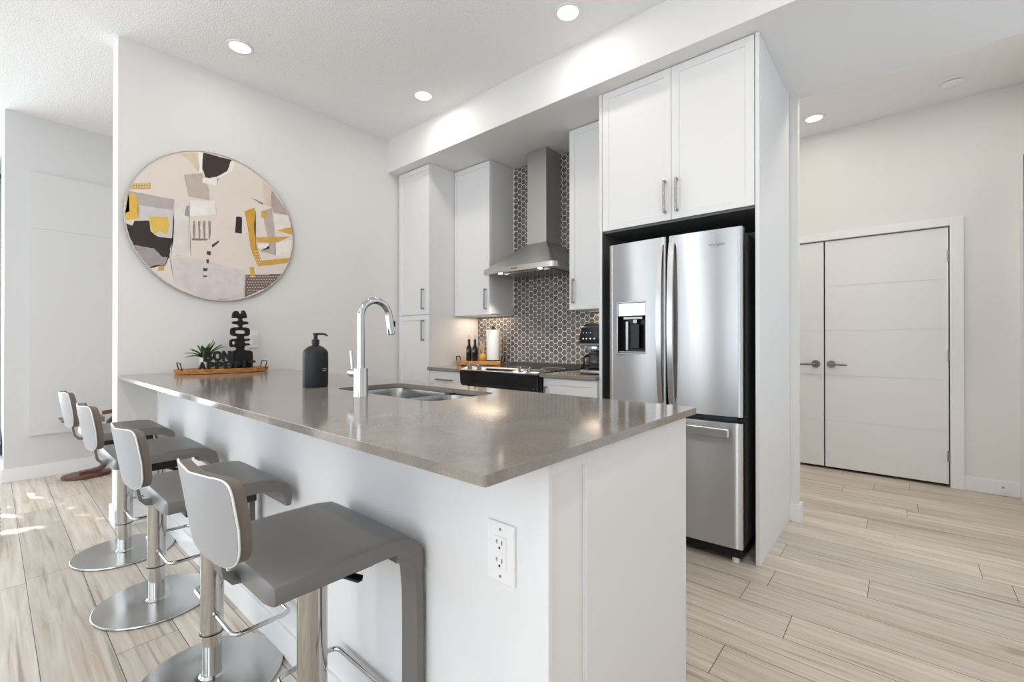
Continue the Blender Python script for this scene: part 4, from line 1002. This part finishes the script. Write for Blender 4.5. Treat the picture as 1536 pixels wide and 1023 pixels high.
# ================================================================ KITCHEN COUNTER THINGS
ZC = .905
AXD = Vector((.88, .47, 0)).normalized(); AXA = math.atan2(AXD.y, AXD.x)
kb = thing('wooden_board', 'long wooden serving board with wire handles on the worktop left of the range', 'tray', (.70, 2.407, ZC), AXA)
obj('board', boxes((-.205, -.075, 0.008, .205, .075, .045), bev=.005), M['board'], kb, local=True, smooth=False)
obj('feet', boxes((-.19, -.065, 0, -.16, .065, .010), (.16, -.065, 0, .19, .065, .010)), M['board'], kb, local=True, smooth=False)
for s in (-1, 1):
    bm = B(); pts = [(s * .206, -.05, .02), (s * .214, -.05, .085), (s * .214, .05, .085), (s * .206, .05, .02)]
    tube(bm, rounded_path(pts, .012, 4), .0042, 10); obj('handle', bm, M['blackmatte'], kb, local=True)
ZB = ZC + .045
for (x, y), lb in (((.604, 2.356), 'dark oil bottle with steel pourer at the left end of the wooden board'), ((.653, 2.384), 'dark oil bottle with steel pourer between the other bottle and the dried flower vase')):
    t = thing('oil_bottle', lb, 'bottle', (x, y, ZB), 0, 'oil bottles on the wooden board')
    bm = B(); lathe(bm, [(.024, 0), (.026, .003), (.026, .105), (.024, .116), (.013, .140), (.0115, .150), (.0115, .186), (.013, .187), (.013, .194), (.0, .194)], 28); g = obj('glass_body', bm, M['blackgloss'], t, local=True)
    bm = B(); tube(bm, [(0, 0, .192), (0, 0, .215), (.002, -.003, .236)], [.005, .0032, .0026], 10); obj('pourer', bm, M['nickel'], t, local=True)
    bm = B()
    for z in (.092, .080):
        for i in range(5):
            a = -2.0 + i * .19; q = [bm.verts.new((.0262 * math.cos(t_), .0262 * math.sin(t_), zz)) for t_, zz in ((a, z), (a + .13, z), (a + .13, z + .006), (a, z + .006))]; bm.faces.new(q)
    obj('print', bm, M['labelgrey'], g, local=True)
t = thing('bud_vase', 'small amber vase of dried pale flowers beside the paper towel roll', 'vase', (.718, 2.416, ZB))
bm = B(); lathe(bm, [(.026, 0), (.037, .010), (.040, .030), (.036, .052), (.022, .066), (.018, .072), (.015, .072), (.018, .062), (0, .060)], 30); obj('vase', bm, M['amber'], t, local=True)
for k_ in range(16):
    a = k_ * 2.4; r = .008 + .018 * ((k_ * 7) % 5) / 5; h = .115 + .075 * ((k_ * 3) % 7) / 7
    bm = B(); tube(bm, [(0, 0, .06), (r * .5 * math.cos(a), r * .5 * math.sin(a), .06 + (h - .06) * .6), (r * 1.2 * math.cos(a), r * 1.2 * math.sin(a), h)], [.001, .001, .001], 6)
    for j in range(10):
        z = h - j * .006; rr_ = .010 * (1 - j / 14); b = j * 2.1
        p = Vector((r * 1.2 * math.cos(a), r * 1.2 * math.sin(a), z)); tube(bm, [p, p + Vector((rr_ * math.cos(b), rr_ * math.sin(b), .008))], [.0028, .0006], 5)
    obj('dried_stem', bm, M['feather'], t, local=True)
t = thing('paper_towel_holder', 'white paper towel roll on a black stand at the right end of the wooden board', 'paper towel', (.806, 2.463, ZB))
bm = B(); lathe(bm, [(.060, 0), (.062, .002), (.062, .007), (.058, .009), (0, .009)], 36); obj('base', bm, M['blackmatte'], t, local=True)
bm = B(); lathe(bm, [(.018, .010), (.0595, .010), (.0605, .014), (.0605, .276), (.059, .280), (.018, .280)], 44); obj('towel_roll', bm, M['paper'], t, local=True)
bm = B(); cyl(bm, (0, 0, .008), (0, 0, .292), .006, None, 14); lathe(bm, [(0, .288), (.010, .290), (.0145, .300), (.0135, .309), (.006, .316), (0, .317)], 20); obj('post', bm, M['blackmatte'], t, local=True)
bm = B(); u = Vector((.90, .44, 0)).normalized() * .073; tube(bm, rounded_path([(u.x * .84, u.y * .84, .006), (u.x, u.y, .03), (u.x, u.y, .245)], .01, 3), .0048, 10); obj('tension_arm', bm, M['gold'], t, local=True)

# drip coffee maker
cm = thing('coffee_maker', 'black and chrome drip coffee maker with glass carafe beside the fridge', 'coffee maker', (2.02, 2.23, ZC))
bx, by = 2.02, 2.23
def rbox(x0, x1, y0, y1, z0, z1, r, bot=True):
    bm = B(); box(bm, x0, y0, z0, x1, y1, z1, r, 4); return bm
obj('base', rbox(1.925, 2.115, 2.13, 2.36, ZC, ZC + .030, .010), M['nickel'], cm)
obj('warming_plate', (lambda b: (lathe(b, [(.062, 0), (.062, .006), (0, .006)], 30, (bx, 2.20, ZC + .030)), b)[1])(B()), M['black'], cm)
obj('tower', rbox(1.945, 2.095, 2.285, 2.36, ZC + .028, 1.12, .01), M['black'], cm)
# domed head
bm = B(); prof = []
pts = [(1.935, 1.098), (1.928, 1.115), (1.930, 1.16), (1.940, 1.20), (1.958, 1.233), (1.985, 1.248), (2.02, 1.252), (2.055, 1.248), (2.082, 1.233), (2.10, 1.20), (2.110, 1.16), (2.112, 1.115), (2.105, 1.098)]
prism(bm, pts, 2.122, 2.365, 'Y', .008); hdm = obj('head', bm, M['black'], cm)
for i, x in enumerate((1.965, 1.99, 2.02, 2.05)):
    bm = B(); lathe(bm, [(.0065, 0), (.0065, .005), (0, .006)], 14); bmesh.ops.transform(bm, matrix=Matrix.Translation((x, 2.1225, 1.145)) @ Matrix.Rotation(PI / 2, 4, 'X'), verts=bm.verts[:]); obj('button', bm, M['chrome'], hdm)
    if i < 3:
        bm = B(); lathe(bm, [(.004, 0), (.004, .004), (0, .005)], 12); bmesh.ops.transform(bm, matrix=Matrix.Translation((x, 2.1225, 1.185)) @ Matrix.Rotation(PI / 2, 4, 'X'), verts=bm.verts[:]); obj('indicator', bm, M['chrome'], hdm)
obj('chrome_band', boxes((1.945, 2.1195, 1.222, 2.095, 2.13, 1.226), (1.938, 2.118, 1.1, 2.102, 2.13, 1.112), bev=.001), M['chrome'], hdm, smooth=False)
bm = B(); lathe(bm, [(.045, 1.060), (.060, 1.066), (.063, 1.085), (.060, 1.099)], 30, (bx, 2.20, 0)); obj('filter_basket', bm, M['chrome'], cm)
bm = B(); lathe(bm, [(.052, .0375), (.064, .044), (.068, .075), (.066, .105), (.058, .125), (.050, .136), (.048, .136), (.056, .124), (.064, .104), (.066, .075), (.062, .046), (.05, .0395), (0, .0395), ], 34, (bx, 2.20, ZC)); cf = obj('carafe', bm, M['smoke'], cm)
bm = B(); lathe(bm, [(.053, .132), (.054, .136), (.052, .148), (0, .150)], 30, (bx, 2.20, ZC)); obj('lid', bm, M['black'], cf)
bm = B(); tube(bm, rounded_path([(bx - .03, 2.155, ZC + .125), (bx - .045, 2.115, ZC + .12), (bx - .045, 2.11, ZC + .06), (bx - .03, 2.14, ZC + .055)], .012, 4), .007, 10); obj('handle', bm, M['black'], cf)

# ================================================================ BAR STOOLS
def make_stool(side):
    t = thing('bar_stool', 'x', 'bar stool', (0, 0, 0), 0, 'grey leather bar stools along the peninsula')
    bm = B(); lathe(bm, [(.205, 0), (.213, .002), (.215, .006), (.2138, .0098), (.2120, .0108), (.2110, .01085), (.2090, .01088), (.052, .0115), (.049, .0116), (.038, .0125), (.032, .020), (0, .020)], 72); obj('base', bm, M['basesteel'], t, local=True)
    bm = B(); cyl(bm, (0, 0, .016), (0, 0, .30), .0285, None, 36); obj('column', bm, M['poststeel'], t, local=True)
    bm = B(); lathe(bm, [(.0355, .155), (.0365, .156), (.0365, .160), (.0340, .161), (.0340, .560), (.040, .572), (.040, .588), (0, .588)], 36); sl = obj('sleeve', bm, M['poststeel'], t, local=True)
    bm = B(); lathe(bm, [(.0372, .1545), (.0372, .1585), (.034, .1590), (.034, .154)], 36); obj('collar', bm, M['black'], sl, local=True)
    bm = B(); pts = [(.030, 0, .222), (.205, 0, .222), (.205, .170, .222), (-.205, .170, .222), (-.205, 0, .222), (-.030, 0, .222)]
    tube(bm, rounded_path(pts, .028, 5), .0072, 12)
    ft = obj('footrest', bm, M['chrome'], t, local=True)
    for s in (-1, 1):
        bm = B(); cyl(bm, (s * .030, 0, .222), (s * .046, 0, .222), .011, .011, 16); obj('ferrule', bm, M['chrome'], ft, local=True)
    # seat pad, waterfall front, rear lip curling up
    bm = B(); prof = [(-.170, .648), (-.160, .648), (-.10, .649), (0, .650), (.09, .649), (.130, .643), (.156, .626), (.169, .600), (.173, .577)]
    pl_ = []
    for a, b in zip(prof, prof[1:]):
        for k_ in range(4): pl_.append((a[0] + (b[0] - a[0]) * k_ / 4, a[1] + (b[1] - a[1]) * k_ / 4))
    pl_.append(prof[-1]); n = len(pl_); WS = .192; nx = 22
    top, bot = [], []
    for i, (y, z) in enumerate(pl_):
        a = pl_[max(i - 1, 0)]; b = pl_[min(i + 1, n - 1)]; dy, dz = b[0] - a[0], b[1] - a[1]; l = math.hypot(dy, dz); ny, nz = -dz / l, dy / l
        s_ = i / (n - 1); th = .026 * min(1, (s_ / .10) ** .5 if s_ < .10 else 1) * (1 if s_ < .72 else max(.22, 1 - (s_ - .72) / .28 * .8))
        rt_, rb = [], []
        for j in range(nx + 1):
            u = -1 + 2 * j / nx; x = WS * math.copysign(1 - (1 - abs(u)) ** 1.6, u) if abs(u) > 0 else 0
            e = max(0, 1 - ((abs(u) - .78) / .22) ** 2) ** .5 if abs(u) > .78 else 1
            wy = 1 - .0
            h = th * (.30 + .70 * e)
            xx = x * (1 - .13 * max(0, 1 - s_ / .11) ** 2)
            xx += .005; rt_.append(bm.verts.new((xx, y + ny * h, z + nz * h))); rb.append(bm.verts.new((xx, y - ny * .012 * (.3 + .7 * e), z - nz * .012 * (.3 + .7 * e))))
        top.append(rt_); bot.append(rb)
    for i in range(n - 1):
        for j in range(nx):
            bm.faces.new((top[i][j], top[i + 1][j], top[i + 1][j + 1], top[i][j + 1])); bm.faces.new((bot[i][j], bot[i][j + 1], bot[i + 1][j + 1], bot[i + 1][j]))
        bm.faces.new((top[i][0], bot[i][0], bot[i + 1][0], top[i + 1][0])); bm.faces.new((top[i][nx], top[i + 1][nx], bot[i + 1][nx], bot[i][nx]))
    for j in range(nx):
        bm.faces.new((top[0][j], top[0][j + 1], bot[0][j + 1], bot[0][j])); bm.faces.new((top[-1][j], bot[-1][j], bot[-1][j + 1], top[-1][j + 1]))
    seat = obj('seat', bm, M['leather'], t, local=True)
    seat.data.polygons.foreach_set('use_smooth', [True] * len(seat.data.polygons))
    bm = B(); box(bm, -.11, -.10, .590, .11, .10, .640, .004); obj('mounting_plate', bm, M['black'], t, local=True)
    # strap leg from the front corner down to the footrest
    bm = B(); strip(bm, [(.105, .630), (.130, .625), (.152, .609), (.164, .580), (.170, .52), (.171, .45), (.1710, .30), (.1705, .224)], side * .163 - .030, side * .163 + .030, .020); obj('front_leg', bm, M['leather'], t, local=True)
    bm = B(); prism(bm, [(.02, -.007), (.125, -.013), (.130, .0), (.125, .013), (.02, .007)], -.003, .003, 'Z'); bmesh.ops.transform(bm, matrix=Matrix.Translation((0, 0, .590)) @ Matrix.Rotation(.55, 4, 'Z') @ Matrix.Rotation(.16, 4, 'Y'), verts=bm.verts[:]); obj('lift_lever', bm, M['black'], t, local=True)
    # backrest: curved two-layer panel with piping
    def outline(n=40):
        out = []
        for k_ in range(n):
            a = 2 * PI * k_ / n; c, s = math.cos(a), math.sin(a); ex = 7.5 if s > 0 else 4.0
            x = .166 * math.copysign(abs(c) ** (2 / ex), c); z = .796 + .089 * math.copysign(abs(s) ** (2 / ex), s)
            z += (x / .16) * .006 - .010 * (1 - (x / .16) ** 2) if s > 0 else 0
            x *= 1 - .10 * max(0, (.796 - z) / .089); x += .024
            out.append((x, z))
        return out
    def by_(x, z): return -.2415 + 0.75 * (x - .024) ** 2 + (.80 - z) * .16
    def layer(y0, y1, sc_):
        bm = B(); ol_ = [((.024) + (x - .024) * sc_, .792 + (z - .792) * sc_) for x, z in outline()]; fr_ = []; n = len(ol_)
        for dy in (y0, y1):
            rings = []
            for q in (1.0, .8, .55, .28):
                rings.append([bm.verts.new(((.024) + (x - .024) * q, by_((.024) + (x - .024) * q, .792 + (z - .792) * q) + dy, .792 + (z - .792) * q)) for x, z in ol_])
            cv_ = bm.verts.new((.024, by_(.024, .792) + dy, .792))
            for A_, B_ in zip(rings, rings[1:]):
                for k_ in range(n): bm.faces.new((A_[k_], A_[(k_ + 1) % n], B_[(k_ + 1) % n], B_[k_]))
            for k_ in range(n): bm.faces.new((rings[-1][k_], rings[-1][(k_ + 1) % n], cv_))
            fr_.append(rings[0])
        for k_ in range(n): bm.faces.new((fr_[0][k_], fr_[1][k_], fr_[1][(k_ + 1) % n], fr_[0][(k_ + 1) % n]))
        return bm, ol_
    bm, _ = layer(-.004, .002, 1.0); bk = obj('back_shell', bm, M['backshell'], t, local=True, label='pale grey outer face of the backrest')
    bm, _ = layer(.002, .022, .985); obj('back_pad', bm, M['taupe'], t, local=True)
    bm = B(); tube(bm, [(x, by_(x, z) - .001, z) for x, z in outline()], .0020, 8, closed=True); obj('piping', bm, M['piping'], bk, local=True)
    bm = B(); strip(bm, [(-.08, .634), (-.15, .634), (-.184, .640), (-.198, .658), (-.204, .69), (-.212, .74)], -.01, .045, .008); obj('back_bracket', bm, M['leather'], t, local=True)
    return t
first = {1: make_stool(1), -1: make_stool(-1)}
for s, x, y, lb in ((1, 2.53, 0.0, 'grey leather bar stool nearest the camera, in front of the power outlet'),
                    (-1, 1.84, -.015, 'grey leather bar stool second nearest the camera'),
                    (1, 1.14, -.028, 'grey leather bar stool third from the camera'),
                    (-1, .44, -.03, 'grey leather bar stool farthest from the camera, beside the painted wall end')):
    o = first.pop(s, None)
    if o is None: o = copy_tree(done[s])
    else:
        try: done[s] = o
        except NameError: done = {s: o}
    o.location = (x, y, 0); o['label'] = lb

# ================================================================ DINING SIDE, FAR LEFT
ch = thing('dining_chair', 'walnut cantilever dining chair with oval base by the far left wall', 'chair', (-1.55, .03, 0))
bm = B(); lathe(bm, [(.92, 0), (1.0, .006), (1.0, .026), (.95, .032), (0, .032)], 48, (-1.55, .025, 0), .105, .155); obj('base', bm, M['walnut'], ch)
bm = B(); strip(bm, [(-.02, .036), (.06, .040), (.11, .052), (.142, .085), (.150, .14), (.148, .25), (.152, .36), (.165, .44), (.20, .475)], -1.585, -1.515, .028); obj('upright', bm, M['walnut'], ch)
bm = B(); strip(bm, [(-.135, .492), (-.11, .487), (-.06, .482), (.02, .480), (.12, .480)], -1.68, -1.42, .040, [.2, .55, .85, 1, 1]); obj('seat', bm, M['leather'], ch)
bm = B(); strip(bm, [(.10, .54), (.20, .548), (.34, .552)], -1.40, -1.37, .03); strip(bm, [(.34, .552), (.345, .50), (.33, .47)], -1.40, -1.37, .03); obj('arm_rail', bm, M['walnut'], ch)
# curtain, rod, low console and vase of twigs at the left edge
t = thing('curtain', 'sheer white floor length curtain at the left edge of the photo', 'curtain', (-3.45, -.6, 0))
bm = B(); n = 40; lo, hi = [], []
for i in range(n + 1):
    y = -.73 + .295 * i / n; x = -3.45 + .028 * math.sin(i * 1.25); lo.append(bm.verts.new((x, y, .02))); hi.append(bm.verts.new((x, y, 2.80)))
for i in range(n): bm.faces.new((lo[i], lo[i + 1], hi[i + 1], hi[i]))
o = obj('panel', bm, M['curtain'], t); sm = o.modifiers.new('cloth', 'SOLIDIFY'); sm.thickness = .002
t = thing('curtain_rod', 'dark curtain rod above the sheer curtain', 'curtain rod', (-3.45, -.6, 2.82))
bm = B(); cyl(bm, (-3.45, -4.2, 2.835), (-3.45, -.445, 2.835), .014, None, 16); obj('rod', bm, M['blackmatte'], t)
bm = B(); cyl(bm, (-3.45, -.447, 2.835), (-3.45, -.436, 2.835), .024, None, 16); box(bm, -3.60, -.50, 2.82, -3.44, -.47, 2.85, .002); obj('bracket', bm, M['blackmatte'], t)
t = thing('console', 'low black console at the left edge by the window', 'console', (-2.9, -.62, 0))
obj('body', boxes((-3.2, -.80, .04, -2.5, -.452, .27), bev=.004), M['blackmatte'], t, smooth=False)
obj('plinth', boxes((-3.15, -.78, 0, -2.55, -.47, .041)), M['black'], t, smooth=False)
t = thing('glass_vase', 'ribbed glass floor vase at the left edge of the floor', 'vase', (-.30, -.530, 0))
bm = B(); lathe(bm, [(.055, 0), (.060, .004)] + [(.064 + .004 * (k_ % 2), .012 + k_ * .012) for k_ in range(15)] + [(.062, .196), (.058, .196), (.060, .18), (.058, .03), (0, .015)], 32); obj('vase', bm, M['glass'], t, local=True)
tw = thing('curly_twigs', 'thin dark curly twigs at the left edge in front of the curtain', 'twigs', (-.30, -.530, .02))
for k_, (dx, r) in enumerate(((0, .05), (.02, .036), (-.02, .06))):
    bm = B(); pts = [(dx, 0, 0.0)]
    for i in range(30):
        z = .1 + i * .034; w = max(0, (z - .55)) * 1.0
        pts.append((dx + r * .3 * math.sin(i * .7 + k_), (.02 + .07 * w) * math.sin(i * .62 + k_ * 1.7), z))
    tube(bm, pts, .0018, 6); obj('twig', bm, M['blackmatte'], tw, local=True)

# unseen tree added to block the sun; its gaps shape the floor patches
gt = thing('gobo_tree', 'unseen leaf screen added outside the left windows to shape the sun', 'light blocker', (-4.6, -2.2, 0))
patches = [(-1.30, -.322, .030), (-1.20, -.292, .024), (-1.06, -.250, .034), (-.95, -.222, .026), (-.78, -.178, .032), (-.70, -.158, .028), (-.45, -.160, .030), (-.385, -.098, .034),
           (-.40, -.445, .040), (-.39, -.40, .032), (-.38, -.355, .028), (-.375, -.31, .022), (-.80, -.440, .060), (-.74, -.40, .045), (-.70, -.372, .025)]
bm = B()
def leaf_card(x, y, z, r):
    a, b, c = random.uniform(0, 6.3), random.uniform(-.5, .5), random.uniform(-.5, .5)
    m_ = Matrix.Translation((x, y, z)) @ Matrix.Rotation(b, 4, 'Z') @ Matrix.Rotation(c, 4, 'Y') @ Matrix.Rotation(a, 4, 'X')
    bm.faces.new([bm.verts.new(m_ @ Vector((0, u * r, v * r))) for u, v in ((-1, 0), (-.5, .75), (.5, .75), (1, 0), (.5, -.75), (-.5, -.75))])
def lit(x, y, z, r):
    t_ = z / math.sin(SUN_EL); px, py = x + SUN_D.x * t_, y + SUN_D.y * t_
    return any(abs(px - a) < (q * .55 + r * 1.05) and abs(py - b) < (q * .25 + r * .55) for a, b, q in patches)
y = -6.2
while y < .2:
    z = .2
    while z < 5.0:
        fine = -2.0 < y < -.7 and 1.6 < z < 3.6
        for lay in range(4 if fine else 2):
            for q in range(9 if fine else 1):
                r = .045 if fine else .15
                x_ = -4.6 + lay * .12 + random.uniform(-.05, .05)
                yy = y + (.067 * (q % 3) if fine else .1) + random.uniform(-.012, .012); zz = z + (.067 * (q // 3) if fine else .1) + random.uniform(-.012, .012)
                if not lit(x_, yy, zz, r * (.7 if fine else 1)): leaf_card(x_, yy, zz, r)
        z += .2
    y += .2
obj('gobo_leaves', bm, M['leaf'], gt, smooth=False)
bm = B(); tube(bm, [(-4.9, -2.2, 0), (-4.88, -2.2, 1.2), (-4.8, -2.1, 2.6), (-4.75, -2.0, 4.2)], [.13, .11, .08, .03], 14)
for a in range(7): tube(bm, [(-4.85, -2.2, 1.0 + a * .4), (-4.78, -2.2 + (1.6 if a % 2 else -1.8) * .5, 1.4 + a * .42), (-4.74, -2.2 + (1.6 if a % 2 else -1.8), 1.7 + a * .42)], [.045, .03, .012], 8)
obj('gobo_trunk', bm, M['walnut'], gt)
